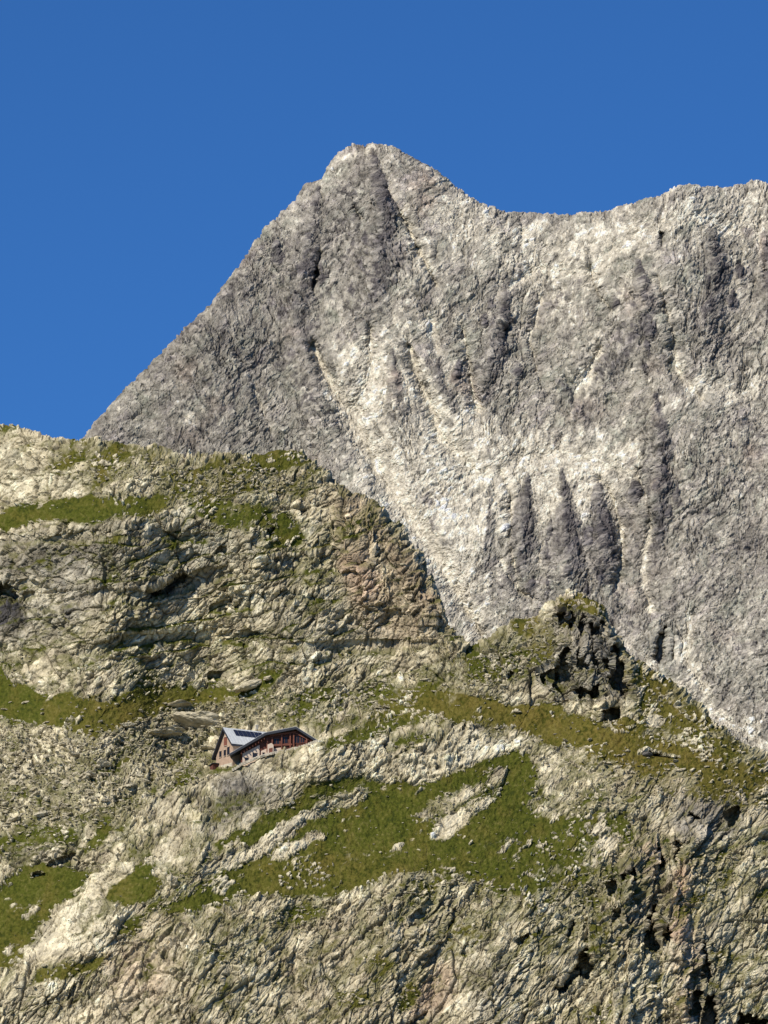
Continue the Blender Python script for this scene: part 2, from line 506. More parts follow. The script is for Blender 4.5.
for pts, dep, s_ in RECESS:
    cy_ = sum(p[1] for p in pts) / len(pts); cx_ = sum(p[0] for p in pts) / len(pts)
    mm = S.poly(pts)
    wid = float(mm.sum()) / max(4, max(p[1] for p in pts) - min(p[1] for p in pts))
    R += blur(mm, .6) * (wid * .24 * (2.6 if (cx_ > 560 and cy_ > 840) else (2.1 if cx_ > 480 else 1.0)) + (1.4 if cx_ > 480 else .5))

# long undercut below the grey wall of the left cliff, and other horizontal lips
for pts, dep in [
    ([(-90, 586), (-10, 583), (30, 580), (62, 590), (90, 588), (140, 590), (186, 572), (232, 566), (236, 574), (190, 588), (140, 604), (90, 600), (60, 612), (0, 614), (-90, 612)], 2.2),
    ([(-90, 536), (20, 534), (90, 530), (170, 527), (210, 535), (205, 542), (120, 540), (0, 545), (-90, 548)], 1.6),
    ([(260, 560), (330, 552), (350, 575), (300, 572), (262, 570)], 1.4),
    ([(210, 602), (290, 590), (340, 600), (290, 602), (212, 614)], 1.6),
    ([(70, 655), (130, 632), (200, 628), (330, 642), (440, 640), (440, 647), (330, 652), (200, 640), (130, 646), (72, 668)], 1.6)]:
    R += blur(S.poly(pts), 1.3) * dep * .7
# level shelf the hut stands on
HB = np.interp(S.X[0], [180, 210, 240, 262, 280, 318, 345], [781, 775.5, 766, 758, 751.5, 743, 738])
HUT_R = float(R[int(758 - S.y0), int(262 - S.x0)]) + 7.5
hb_off = np.interp(S.X[0], [150, 214, 240, 345], [2.5, 2.5, -.6, -.6])
rise = np.clip(HB[None, :] - S.Y, -60, 24)
tgt = HUT_R + hb_off[None, :] + rise * np.where(rise > 0, 1.1, .25)
rows = np.clip(np.maximum(S.Y, HB[None, :] - 24) - S.y0, 0, S.h - 1).astype(int)
Rc = R[rows, np.arange(S.w)[None, :]]
delta = blur_x((tgt - Rc).astype(f32), 3)
cc = np.clip(np.arange(S.w) + S.x0, 208, 321).astype(int) - S.x0
shift_y = np.clip(S.Y - HB[None, :], -200, 200)
delta = blur(delta[np.clip(HB[cc][None, :] + shift_y - S.y0, 0, S.h - 1).astype(int), cc[None, :]].astype(f32), 3)
below = S.Y - HB[None, :]
HMy = (1 - sstep(-2, 95, below)) * (1 - sstep(24, 330, -below))
HMx = sstep(60, 206, S.X) * (1 - sstep(322, 520, S.X))
print('shelf shift', [round(float(delta[int(HB[j] - S.y0), j]), 1) for j in (290, 305, 330, 355, 380, 408, 430)])
R = R + delta * HMy * HMx
HM = blur(S.poly([(203, 777), (240, 770), (280, 757), (326, 745), (322, 724), (300, 722), (262, 726), (226, 722), (208, 740)]), 3.0)

# rock tint maps
def tint(lst):
    m = np.zeros((S.h, S.w), f32)
    for pts, v, s_ in lst:
        m = np.maximum(m, blur(S.poly(pts), s_) * v)
    return m


PINK = tint([
    ([(342, 560), (356, 555), (380, 572), (384, 590), (360, 610), (348, 590)], .9, 5),
    ([(345, 600), (400, 570), (430, 600), (440, 640), (360, 640)], .35, 8),
    ([(672, 915), (676, 870), (686, 860), (690, 910), (692, 940), (680, 950), (672, 940)], 1., 3),
    ([(670, 950), (700, 940), (700, 960), (690, 1024), (680, 1024)], .8, 4),
    ([(640, 845), (656, 840), (660, 860), (652, 880), (642, 865)], .6, 3),
    ([(410, 990), (440, 965), (460, 970), (450, 1000), (420, 1024), (404, 1024)], .7, 5),
    ([(110, 960), (150, 945), (170, 980), (150, 1010), (110, 1000)], .35, 8),
    ([(540, 590), (580, 580), (600, 600), (560, 620)], .2, 5),
])
BROWN = tint([
    ([(340, 480), (375, 500), (440, 600), (460, 650), (420, 600), (380, 560), (350, 570), (335, 530)], .9, 6),
    ([(230, 440), (380, 500), (330, 520), (200, 480)], .25, 10),
    ([(610, 760), (768, 790), (768, 820), (640, 800)], .4, 8),
    ([(600, 820), (700, 830), (690, 940), (600, 930)], .25, 10),
    ([(80, 940), (180, 900), (200, 1024), (80, 1024)], .35, 14),
    ([(290, 920), (420, 920), (400, 1024), (280, 1024)], .3, 12),
])
GREY = tint([
    ([(-90, 535), (60, 535), (160, 525), (150, 560), (60, 640), (-90, 660)], .75, 10),
    ([(100, 530), (220, 520), (240, 560), (200, 600), (120, 600)], .55, 10),
    ([(215, 778), (250, 772), (290, 790), (245, 820), (205, 840)], .85, 6),
    ([(550, 604), (600, 612), (630, 700), (560, 700), (530, 680)], .95, 4),
    ([(680, 800), (745, 795), (740, 830), (690, 850), (670, 830)], .9, 4),
    ([(470, 960), (520, 950), (510, 1024), (470, 1024)], .5, 8),
    ([(230, 600), (330, 600), (430, 650), (300, 660)], .3, 12),
    ([(0, 840), (60, 850), (80, 870), (0, 860)], .5, 6),
])
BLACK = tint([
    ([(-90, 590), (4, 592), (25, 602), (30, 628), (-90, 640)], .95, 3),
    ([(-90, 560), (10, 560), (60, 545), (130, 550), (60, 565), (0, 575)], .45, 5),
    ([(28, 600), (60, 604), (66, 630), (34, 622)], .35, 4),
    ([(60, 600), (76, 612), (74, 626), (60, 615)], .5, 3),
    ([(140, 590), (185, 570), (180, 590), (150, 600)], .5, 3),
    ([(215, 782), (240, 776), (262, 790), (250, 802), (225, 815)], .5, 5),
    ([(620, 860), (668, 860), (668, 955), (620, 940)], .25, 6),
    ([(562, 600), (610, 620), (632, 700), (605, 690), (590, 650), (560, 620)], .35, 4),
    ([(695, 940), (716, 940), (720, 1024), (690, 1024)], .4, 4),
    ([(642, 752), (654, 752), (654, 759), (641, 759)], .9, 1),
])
PALE = tint([
    ([(10, 590), (36, 575), (60, 592), (64, 620), (50, 635), (30, 622), (24, 600), (8, 596)], .95, 3),
    ([(-90, 600), (0, 550), (10, 560), (0, 585)], .4, 3),
    ([(228, 868), (243, 848), (318, 806), (330, 812), (255, 858)], .7, 2),
    ([(262, 866), (275, 848), (330, 832), (300, 850)], .7, 2),
    ([(432, 838), (442, 818), (468, 806), (455, 834)], .9, 2),
    ([(400, 752), (500, 742), (470, 766), (417, 782), (400, 775)], .65, 4),
    ([(384, 740), (470, 728), (560, 740), (600, 760), (560, 800), (520, 790), (540, 760), (440, 745)], .45, 6),
    ([(30, 590), (45, 640), (110, 640), (180, 690), (100, 700), (30, 660)], .3, 10),
    ([(75, 680), (160, 640), (280, 650), (260, 670), (150, 690), (80, 700)], .35, 8),
    ([(25, 960), (40, 930), (70, 905), (90, 895), (140, 920), (100, 950)], .75, 4),
    ([(93, 880), (108, 862), (124, 845), (118, 860), (98, 884)], .9, 2),
    ([(60, 1024), (140, 960), (150, 1024)], .3, 10),
    ([(490, 955), (520, 940), (455, 940), (425, 960)], .4, 5),
    ([(600, 1024), (640, 960), (668, 945), (700, 950), (690, 990), (640, 1010)], .75, 5),
    ([(700, 900), (768, 850), (768, 1010), (720, 1000)], .3, 10),
    ([(0, 740), (90, 760), (180, 740), (120, 800), (0, 820)], .45, 8),
    ([(235, 694), (262, 680), (276, 684), (262, 698), (240, 702)], .9, 2),
    ([(0, 440), (90, 450), (160, 490), (60, 490), (0, 500)], .35, 8),
    ([(155, 470), (180, 480), (170, 495), (100, 500), (80, 470)], .3, 8),
])
OLIVE = tint([   # drier, browner turf
    ([(380, 700), (462, 686), (560, 705), (700, 740), (858, 800), (858, 840), (700, 800), (560, 750), (440, 720)], 1., 8),
    ([(470, 600), (640, 590), (800, 780), (620, 720)], .8, 6),
    ([(0, 440), (310, 440), (320, 500), (0, 490)], .4, 8),
    ([(60, 690), (250, 690), (240, 730), (60, 740)], .6, 8),
    ([(240, 860), (350, 850), (480, 870), (380, 890), (240, 895)], .5, 8),
    ([(-90, 1130), (-90, 930), (400, 930), (858, 850), (858, 1130)], .4, 20),
])

# ---- fine sheet
NX, NY = 1420, 860
cx = np.linspace(-84, 852, NX)
crest = np.interp(cx, [p[0] for p in CREST], [p[1] for p in CREST])
crest = crest + 2.0 * fbm(cx, cx * 0 + 3.3, 9, 4, 91)
t = np.linspace(0, 1, NY)[:, None]
PY = (YB + (crest[None, :] - YB) * t).astype(f32)
PX = np.repeat(cx[None, :], NY, 0).astype(f32)
wx = PX + 4.0 * fbm(PX, PY, 16, 5, 31, .6); wy = PY + 4.0 * fbm(PX, PY, 16, 5, 32, .6)
Rv = S.sample(R.astype(f32), PX + .35 * (wx - PX), PY + .35 * (wy - PY))
# roll over at the crest
dist = (PY - crest[None, :])
Rv = Rv + 5.0 * np.exp(-dist / 5.0)
hm = S.sample(HM, PX, PY)
mx_ = wx + 9 * fbm(PX, PY, 34, 5, 33, .62); my_ = wy + 7 * fbm(PX, PY, 30, 5, 34, .62)
d_ = S.sample(D, mx_, my_)
# metric coordinates
U = (PX - 384) * .24; V = (1024 - PY) * .24
strata = sstep(760, 900, PY + .25 * (PX - 384))         # lower cliffs: steep inclined beds
X_, Y_, Z_ = world(PX, PY, Rv)
P = np.stack([X_, Y_, Z_], -1).astype(np.float64)
N0 = normals(P)

wu = U + 1.6 * fbm(U, V, 9, 3, 41); wv = V + 1.6 * fbm(U, V, 9, 3, 42)
a1, b1 = rot(wu, wv, 56, 2.4)     # inclined beds
a2, b2 = rot(wu, wv, 38, 1.7)
rockness = 1 - sstep(.42, .72, d_)
rn = blur(rockness, 2.5)


def two(cell, seed, tilt, lift):
    hA, eA = facets(a1, b1, cell * .62, seed, tilt, lift)
    hB, eB = facets(a2, b2, cell * .72, seed + 1, tilt, lift)
    return lerp(hB, hA, strata) * cell, lerp(eB, eA, strata)


h1, e1 = two(13.0, 201, .5, .5)
h2, e2 = two(5.6, 211, .7, .5)
h3, e3 = two(2.7, 221, .9, .55)
h4, e4 = two(1.35, 231, 1., .65)
VERTM = blur(S.poly([(552, 604), (600, 606), (632, 660), (634, 702), (560, 704), (545, 670)]), 5)
VERTM = np.maximum(VERTM, blur(S.poly([(600, 850), (660, 838), (700, 850), (722, 1130), (560, 1130), (580, 940)]), 8))
VERTM = np.maximum(VERTM, .7 * blur(S.poly([(330, 490), (380, 500), (450, 610), (470, 660), (430, 650), (350, 560)]), 6))
VERTM = np.maximum(VERTM, .6 * blur(S.poly([(-90, 535), (150, 525), (160, 620), (-90, 650)]), 8))
vm = S.sample(VERTM, wx, wy)
aV, bV = rot(wu, wv, 84, 3.2)
v1, g1 = facets(aV, bV, 3.6, 241, .8, .8)
v2, g2 = facets(aV, bV, 1.6, 242, .8, .8)
aS, bS = rot(U + .8 * fbm(U, V, 4, 3, 45), V + .8 * fbm(U, V, 4, 3, 46), 48, 3.0)
beds = fbm(aS, bS, 2.6, 5, 61, .6, True)
big = fbm(U, V, 26, 4, 71)
disp = big * 2.2 * (.4 + .6 * rn) * (1 - hm) + (h1 * .12 + beds * .30) * (.25 + .75 * rn)
# tilted slabs: each bed leans out and then steps back
ql = (bS + 4.5 * fbm(U, V, 13, 4, 65, .6)) / 4.6
slab_l = ql - np.floor(ql)
qu = (V - .18 * U + 5.0 * fbm(U * .5, V, 16, 4, 66)) / 7.0
slab_u = qu - np.floor(qu)
slabs = lerp((slab_u - .5) * 1.25 * sstep(-.4, .3, fbm(U * .4, V, 12, 3, 67) + .1), (.5 - slab_l) * .85 * sstep(-.15, .35, fbm(aS, bS, 12, 3, 68)), strata)
rub = .18 + 1.1 * sstep(-.25, .35, fbm(U, V, 11, 3, 69) + .1)
disp += slabs * (.1 + .9 * rn)
disp += h2 * .17 * (.12 + .88 * rn) * (1 - .8 * hm) * (1 - .5 * vm) + vm * (v1 * 3.6 * .42 + v2 * 1.6 * .42)
# turf mask: density + slope of the broken surface
P1 = P + N0 * disp[..., None]
nz = normals(np.stack([blur(P1[..., k].astype(f32), 1.0) for k in range(3)], -1))[..., 2]
nzr = nz - blur(nz.astype(f32), 14)
aG, bG = rot(U + 1.0 * fbm(U, V, 5, 3, 43), V + 1.0 * fbm(U, V, 5, 3, 44), 32, 2.0)
ng = fbm(aG, bG, 6.0, 6, 81, .72)
score = np.minimum(d_, .88) - .005 + .78 * ng + .22 * fbm(aG, bG, 22, 3, 82) + .50 * nzr
oc = fbm(aG * .8, bG, 4.2, 5, 86, .62) + .35 * fbm(U, V, 18, 3, 87)
score = score - .75 * sstep(.22, .42, oc) * (d_ > .5)
grass = sstep(.35, .63, score + .10 * fbm(U, V, .9, 3, 83, .7)).astype(f32)
# single stones bedded in the turf
hq, eq = facets(U * .8 + .2 * V, V * 1.35 - .2 * U, 1.5, 601, .6, 1.)
hq2, eq2 = facets(U * .8 + .2 * V, V * 1.3 - .2 * U, .85, 602, .6, 1.)
clus = fbm(U, V, 8, 3, 603)
stone = ((hq + .5 * clus - .45 * sstep(.75, .95, d_) > .46) & (eq > .10)) | ((hq2 + .5 * clus - .45 * sstep(.75, .95, d_) > .42) & (eq2 > .10))
stone = (stone & (d_ < .985)).astype(f32) * grass * (1 - hm)
grass = grass * (1 - stone)
rk = 1 - grass
rk_s = blur(rk, .5)
disp = disp * (1 - .75 * hm) + .45 * sstep(.25, .5, oc) * sstep(.6, .9, d_) + (h3 * .33 + h4 * .38) * rk_s * rub + stone * .28
fine = fbm(aS * 1.5, bS, .9, 3, 62, .6, True)
disp = disp + fine * .26 * rk_s * (.5 + .5 * rub)
scr = S.sample(SCREE, wx, wy)
hs, es = facets(U * .8, V * 1.25, 1.9, 301, .7, 1.1)
hs2, es2 = facets(U * .85, V * 1.2, .95, 302, .8, 1.1)
disp = disp + scr * rk_s * (hs * 1.9 * .36 + hs2 * .95 * .45)
# open joints
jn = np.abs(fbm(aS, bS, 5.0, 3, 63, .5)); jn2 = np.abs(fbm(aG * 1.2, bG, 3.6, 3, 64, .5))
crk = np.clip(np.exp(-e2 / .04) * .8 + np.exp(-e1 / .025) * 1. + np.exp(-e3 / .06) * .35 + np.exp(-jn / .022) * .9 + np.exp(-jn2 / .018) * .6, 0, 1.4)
disp = disp - crk * rk_s * .6
gt = fbm(U, V, 1.3, 3, 85)
disp = disp + grass * (gt * .34 + .30 * fbm(aG, bG, 3.0, 4, 88)) + rk_s * .12
P = P + N0 * disp[..., None]

# colours
c = np.zeros(P.shape, f32) + np.array([.53, .465, .315], f32)
lich = fbm(U, V, 7, 5, 401, .6)
lic2 = fbm(a1, b1, 2.2, 4, 402, .6)
c = mixc(c, [.82, .75, .55], sstep(-.02, .45, lich + .8 * lic2) * .85)
c = mixc(c, [.25, .21, .145], sstep(-.02, .48, -lich + .8 * lic2) * .7)
c = mixc(c, [.70, .63, .46], np.clip(stone + sstep(.25, .45, oc) * (d_ > .6), 0, 1) * .65)
s_ = lambda m: S.sample(m, wx, wy)
bw = fbm(U * 2.2, V * .5, 3.0, 4, 411, .6)                      # water streaks
c = mixc(c, [.23, .215, .195], np.clip(s_(GREY) * (.8 + .8 * lich + .3 * bw), 0, 1) * .88)
c = mixc(c, [.30, .21, .14], s_(BROWN) * (.6 + .3 * lic2))
c = mixc(c, [.52, .33, .24], s_(PINK) * (.62 + .3 * lich))
c = mixc(c, [.78, .71, .53], np.clip(s_(PALE) * (.8 + .7 * lich), 0, 1) * .8)
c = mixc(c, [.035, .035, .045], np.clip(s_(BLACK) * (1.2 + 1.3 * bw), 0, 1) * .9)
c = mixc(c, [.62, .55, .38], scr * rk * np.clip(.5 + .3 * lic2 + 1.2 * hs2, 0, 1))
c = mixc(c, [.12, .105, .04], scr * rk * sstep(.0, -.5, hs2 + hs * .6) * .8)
# per-block tone
for hh, amt, cs in ((h2 / 5.6, .34, 0), (h3 / 2.6, .45, 0), (h4 / 1.25, .4, 0)):
    c = c * (1 + amt * hh)[..., None]
# cavity darkening painted into the rock colour along joints
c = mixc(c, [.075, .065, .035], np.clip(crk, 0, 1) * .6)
moss = sstep(.20, .47, score + .25 * lic2) * rk * (1 - stone)
c = mixc(c, [.140, .135, .045], moss * .68)
gn = fbm(U, V, 6, 4, 421, .6); gn2 = fbm(U, V, .9, 3, 422, .7)
gc = np.zeros(P.shape, f32) + np.array([.072, .081, .0130], f32)
gc = mixc(gc, [.135, .108, .026], np.clip(s_(OLIVE) * .70 + sstep(-.1, .5, gn) * .5, 0, 1))
gs = fbm(aG, bG, 4.0, 5, 423, .7)
gc = mixc(gc, [.030, .040, .004], sstep(.0, .5, gn2 + .9 * gs) * .8)
gc = mixc(gc, [.20, .17, .06], sstep(.05, .55, -gn2 - .6 * gs) * .4)
c = c * (1 - grass[..., None]) + gc * grass[..., None]
c = np.clip(c, .01, .8)

HILL_P, HILL_PY, HILL_CREST = P.copy(), PY, crest
nb = 26
P = back_rows(P, nb, .8, 1.22, .9)
c = np.concatenate([c, np.repeat(c[-1:], nb, 0)], 0)
m_hill = terrain_mat('alpine_rock_and_turf', 1.6, 1.5, .9, .4)
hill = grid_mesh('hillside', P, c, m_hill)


def on_hill(px, py):
    j = int(round((px + 84) / (852 + 84) * (NX - 1)))
    tt = (py - YB) / (HILL_CREST[j] - YB)
    i = int(round(min(max(tt, 0), 1) * (NY - 1)))
    return Vector(HILL_P[i, j])


# ================================================================== FAR MOUNTAIN
M = Survey(-60, 120, 860, 900)
MC = [(-60, 600), (0, 530), (60, 465), (90, 434), (104, 416), (122, 398), (138, 380), (160, 357), (186, 331), (197, 318), (214, 299), (236, 272), (262, 238), (268, 228), (284, 216),
      (298, 200), (306, 186), (322, 180), (330, 160), (340, 150), (352, 144), (368, 142), (384, 144), (400, 152), (418, 163), (436, 172), (450, 184), (468, 198),
      (484, 207), (500, 212), (530, 215), (560, 217), (572, 216), (590, 212), (610, 210), (632, 203), (655, 198), (672, 190), (690, 186), (706, 188), (716, 190), (735, 188), (752, 181), (762, 181), (775, 187), (800, 196), (860, 190)]
ST2 = 56 + 10 * fbm(M.X, M.Y, 120, 3, 501) + 6 * fbm(M.X, M.Y, 40, 3, 502)
elev = PITCH + np.arctan((H / 2 - M.Y) / F)
cot = np.clip(1 / np.tan(np.radians(ST2) - elev), .3, 3)
R2 = 3300 * np.exp(blur_x(blur((np.cumsum(cot[::-1], 0)[::-1] / F).astype(f32), 3), 24))
# the buttress of the summit stands forward, the wall on the right lies in a bay
R2 += np.interp(M.X, [-60, 90, 250, 380, 520, 640, 860], [70, 35, 12, 0, -5, -30, -80]).astype(f32)

PALEM = np.zeros((M.h, M.w), f32)
GUL = [  # pale gullies: (points with half width), depth m, pale amount
    ([(385, 190, 3), (404, 220, 4), (418, 250, 5), (436, 285, 4)], 10, .75),
    ([(312, 345, 5), (325, 375, 9), (345, 410, 13), (365, 450, 15), (395, 500, 13), (425, 540, 12), (455, 590, 9), (485, 640, 7)], 14, 1.),
    ([(370, 330, 5), (372, 370, 10), (360, 410, 10)], 9, .7),
    ([(430, 320, 5), (436, 350, 5)], 6, .7),
    ([(408, 345, 5), (418, 380, 6), (432, 410, 8), (440, 440, 10), (470, 470, 14)], 12, .9),
    ([(462, 330, 4), (470, 370, 5), (476, 410, 7)], 8, .7),
    ([(385, 470, 14), (430, 490, 17), (480, 480, 15), (520, 460, 9), (560, 455, 8), (600, 465, 7), (640, 480, 8)], 4, .85),
    ([(500, 290, 8), (540, 270, 8), (590, 280, 10), (640, 230, 12), (700, 220, 14), (735, 235, 10)], 4, .7),
    ([(590, 270, 5), (602, 300, 4), (612, 310, 3)], 9, .7),
    ([(600, 350, 5), (585, 380, 7), (572, 400, 6)], 8, .8),
    ([(660, 280, 4), (672, 330, 5), (676, 370, 6), (700, 400, 7)], 9, .5),
    ([(700, 380, 8), (735, 400, 12), (765, 380, 10)], 3, .6),
    ([(500, 470, 3), (512, 500, 4), (510, 540, 4), (520, 590, 5), (532, 600, 5)], 7, .7),
    ([(600, 480, 5), (614, 500, 7), (622, 540, 5), (616, 590, 4)], 9, .8),
    ([(500, 560, 4), (515, 590, 4), (535, 598, 4)], 5, .8),
    ([(250, 380, 4), (262, 410, 5), (270, 430, 4)], 4, .5),
    ([(185, 425, 8), (200, 410, 6)], 1, .6),
    ([(690, 620, 7), (686, 660, 8), (705, 690, 8)], 4, .8),
    ([(620, 640, 6), (690, 700, 10), (760, 745, 12)], 4, .6),
    ([(640, 470, 5), (652, 520, 4), (642, 570, 5), (650, 610, 5)], 7, .6),
    ([(420, 620, 14), (480, 640, 12)], 2, .5),
    ([(540, 300, 5), (530, 340, 4), (540, 380, 5)], 6, .5),
    ([(322, 180, 5), (340, 160, 5), (370, 150, 5)], 0, .45),
    ([(440, 180, 5), (480, 215, 8), (560, 240, 12)], 0, .35),
]
for pts, dep, pal in GUL:
    st = M.stroke(pts, 5)
    R2 += blur(st, 1.5) * dep
    PALEM = np.maximum(PALEM, st * pal)
PALEM = np.maximum(PALEM, .55 * blur(M.poly([(330, 330), (400, 330), (470, 420), (640, 440), (630, 500), (480, 560), (520, 640), (480, 660), (350, 480)]), 14))
PALEM = np.maximum(PALEM, .40 * blur(M.poly([(440, 180), (560, 222), (700, 190), (860, 180), (860, 240), (700, 250), (600, 280), (500, 300), (440, 230)]), 14))
def tent_stroke(sv, pts, flat=False):
    m = np.zeros((sv.h, sv.w), f32)
    for a, b in zip(pts[:-1], pts[1:]):
        wm = max(a[2], b[2]) + 2
        a0, a1 = max(0, int(min(a[0], b[0]) - wm) - sv.x0), min(sv.w, int(max(a[0], b[0]) + wm) - sv.x0)
        b0, b1 = max(0, int(min(a[1], b[1]) - wm) - sv.y0), min(sv.h, int(max(a[1], b[1]) + wm) - sv.y0)
        if a1 <= a0 or b1 <= b0:
            continue
        X = sv.X[b0:b1, a0:a1]; Y = sv.Y[b0:b1, a0:a1]
        dx, dy = b[0] - a[0], b[1] - a[1]
        t_ = np.clip(((X - a[0]) * dx + (Y - a[1]) * dy) / (dx * dx + dy * dy + 1e-6), 0, 1)
        d = np.hypot(X - a[0] - t_ * dx, Y - a[1] - t_ * dy)
        ww = a[2] + (b[2] - a[2]) * t_
        if flat:      # dark rock of the spire, with shade painted into its right side
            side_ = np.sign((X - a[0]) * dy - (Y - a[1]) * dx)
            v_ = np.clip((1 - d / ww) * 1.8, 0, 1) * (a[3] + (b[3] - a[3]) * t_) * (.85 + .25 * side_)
            m[b0:b1, a0:a1] = np.maximum(m[b0:b1, a0:a1], v_)
            continue
        # ridge height follows its own width, so a spire is a two sided pyramid
        m[b0:b1, a0:a1] = np.maximum(m[b0:b1, a0:a1], np.clip(1 - d / ww, 0, 1) * ww * (a[3] + (b[3] - a[3]) * t_))
    return m


SPIRES = [
    [(562, 466, .4, 1.5), (565, 520, 14, 1.3), (568, 605, 36, .1)],
    [(528, 476, .4, 1.5), (524, 525, 13, 1.3), (516, 590, 27, .1)],
    [(596, 483, .4, 1.4), (601, 530, 12, 1.2), (608, 600, 28, .1)],
    [(505, 280, 2, 1), (500, 330, 16, .8), (488, 370, 16, .6), (478, 410, 12, 0)],
    [(434, 380, 2, .8), (448, 400, 10, .8), (455, 430, 12, 0)], [(392, 352, 2, .9), (396, 400, 13, .8), (405, 460, 20, 0)],
    [(640, 262, 2, .8), (648, 310, 15, .7), (610, 370, 18, .5), (586, 420, 16, 0)],
    [(705, 225, 2, .8), (715, 275, 18, .7), (706, 340, 22, .4), (700, 400, 20, 0)],
    [(655, 395, 3, .9), (660, 450, 15, .8), (655, 530, 18, .6), (640, 600, 16, 0)],
    [(490, 490, 2, .8), (484, 540, 12, .7), (482, 600, 16, 0)],
    [(372, 150, 3, 1), (384, 215, 16, .9), (372, 290, 24, .6), (345, 345, 22, 0)],
    [(318, 190, 3, .8), (306, 250, 16, .8), (296, 320, 22, .5), (330, 420, 26, .3), (350, 480, 24, 0)],
    [(765, 235, 3, .8), (768, 300, 16, .7), (760, 360, 16, 0)],
    [(560, 385, 2, .7), (582, 420, 12, .6), (590, 460, 10, 0)],
]
rsp = np.random.RandomState(21)
for gy_ in range(200, 800, 38):
    for gx_ in range(90, 860, 34):
        x_ = gx_ + rsp.uniform(-14, 14); y_ = gy_ + rsp.uniform(-16, 16)
        if rsp.rand() < .25:
            continue
        top_ = float(np.interp(x_, [p[0] for p in MC], [p[1] for p in MC]))
        if y_ < top_ + 8:
            continue
        w_ = rsp.uniform(5, 13); L_ = rsp.uniform(28, 75)
        ln = .35 if x_ < 420 else (.12 if x_ < 520 else -.18)
        ln += rsp.uniform(-.15, .15)
        a_ = rsp.uniform(.35, .85) * (.55 if x_ < 300 else 1)
    SPIRES.append([(x_, y_, .8, a_), (x_ + ln * L_ * .4, y_ + L_ * .4, w_, a_), (x_ + ln * L_, y_ + L_, w_ * 1.25, 0)])
for bx_, by_, n_ in [(566, 560, 7), (520, 560, 5), (606, 560, 5), (500, 340, 4), (715, 300, 5), (655, 480, 6), (375, 260, 6), (300, 280, 6), (630, 330, 5), (440, 400, 4)]:
    for k_ in range(n_):       # lesser teeth on the flanks of the big ones
        x_ = bx_ + rsp.uniform(-24, 24); y_ = by_ + rsp.uniform(-45, 30); w_ = rsp.uniform(3, 7); L_ = rsp.uniform(14, 34)
        SPIRES.append([(x_, y_, .6, 1.5), (x_ + rsp.uniform(-3, 3), y_ + L_ * .5, w_, 1.4), (x_ + rsp.uniform(-6, 6), y_ + L_, w_ * 1.3, 0)])
SPM = np.zeros((M.h, M.w), f32); SPF = SPM.copy()
for k_, sp_ in enumerate(SPIRES):
    SPM = np.maximum(SPM, tent_stroke(M, sp_) * (.75 if k_ < 14 else .62))
    SPF = np.maximum(SPF, tent_stroke(M, sp_, True) * (.9 if k_ < 14 else .75))
damp = 1 - .75 * np.clip(PALEM, 0, 1)
R2 -= SPM * .72 * (.35 + .65 * damp)
SPD = np.clip(SPM / 5.5, 0, 1) * damp
RIB = [  # dark ribs
    ([(375, 160), (392, 215), (402, 280), (380, 320), (345, 340), (312, 340), (285, 300), (300, 230), (330, 190)], 5, 8, .65),
    ([(265, 235), (300, 230), (300, 330), (340, 420), (360, 480), (320, 470), (250, 430), (200, 430), (180, 340)], 3, 12, .45),
    ([(700, 420), (768, 400), (768, 700), (690, 620), (680, 500)], 2, 12, .3),
    ([(540, 600), (620, 600), (650, 660), (640, 700), (600, 640)], 4, 8, .4),
    ([(655, 225), (668, 232), (665, 262), (655, 250)], 6, 2, .5),
]
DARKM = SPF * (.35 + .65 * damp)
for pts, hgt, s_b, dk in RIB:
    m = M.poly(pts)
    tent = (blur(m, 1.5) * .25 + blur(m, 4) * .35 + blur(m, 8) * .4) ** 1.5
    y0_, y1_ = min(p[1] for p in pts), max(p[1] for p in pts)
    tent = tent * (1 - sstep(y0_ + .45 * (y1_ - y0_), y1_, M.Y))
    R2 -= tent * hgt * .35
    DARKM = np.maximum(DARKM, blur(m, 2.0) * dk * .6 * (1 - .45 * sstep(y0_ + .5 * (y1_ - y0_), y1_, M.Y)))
for pts, dep in [([(655, 640), (668, 622), (666, 655), (660, 668), (654, 660)], 16), ([(672, 640), (676, 632), (676, 660), (671, 662)], 10),
                 ([(128, 420), (140, 412), (146, 413), (132, 424)], 12), ([(430, 165), (434, 180), (430, 190)], 10),
                 ([(320, 240), (324, 256), (318, 280), (312, 300), (314, 262)], 12), ([(328, 262), (334, 282), (330, 290)], 10),
                 ([(352, 192), (358, 205), (372, 222), (360, 226), (352, 210)], 10), ([(372, 190), (378, 205), (372, 210)], 8),
                 ([(505, 318), (512, 330), (504, 350), (500, 332)], 12), ([(436, 235), (440, 260), (434, 262)], 6),
                 ([(660, 230), (666, 236), (664, 252), (659, 246)], 10), ([(760, 268), (768, 262), (768, 290)], 10),
                 ([(520, 215), (524, 235), (519, 240)], 6)]:
    R2 += blur(M.poly(pts), .9) * dep

NX2, NY2 = 1240, 800
cx = np.linspace(-56, 856, NX2)
crest2 = np.interp(cx, [p[0] for p in MC], [p[1] for p in MC]) + 3.0 * fbm(cx, cx * 0 + 1.7, 12, 6, 591, .62)
YB2 = 850.
t = np.linspace(0, 1, NY2)[:, None]
PY = (YB2 + (crest2[None, :] - YB2) * t).astype(f32)
PX = np.repeat(cx[None, :], NY2, 0).astype(f32)
wx = PX + 3.6 * fbm(PX, PY, 16, 6, 531, .68); wy = PY + 3.6 * fbm(PX, PY, 16, 6, 532, .68)
Rv = M.sample(R2.astype(f32), PX + .5 * (wx - PX), PY + .5 * (wy - PY)) + 14 * np.exp(-(PY - crest2[None, :]) / 6)
X_, Y_, Z_ = world(PX, PY, Rv)
P = np.stack([X_, Y_, Z_], -1).astype(np.float64)
N0 = normals(P)
U = (PX - 384) * .6; V = (800 - PY) * .6
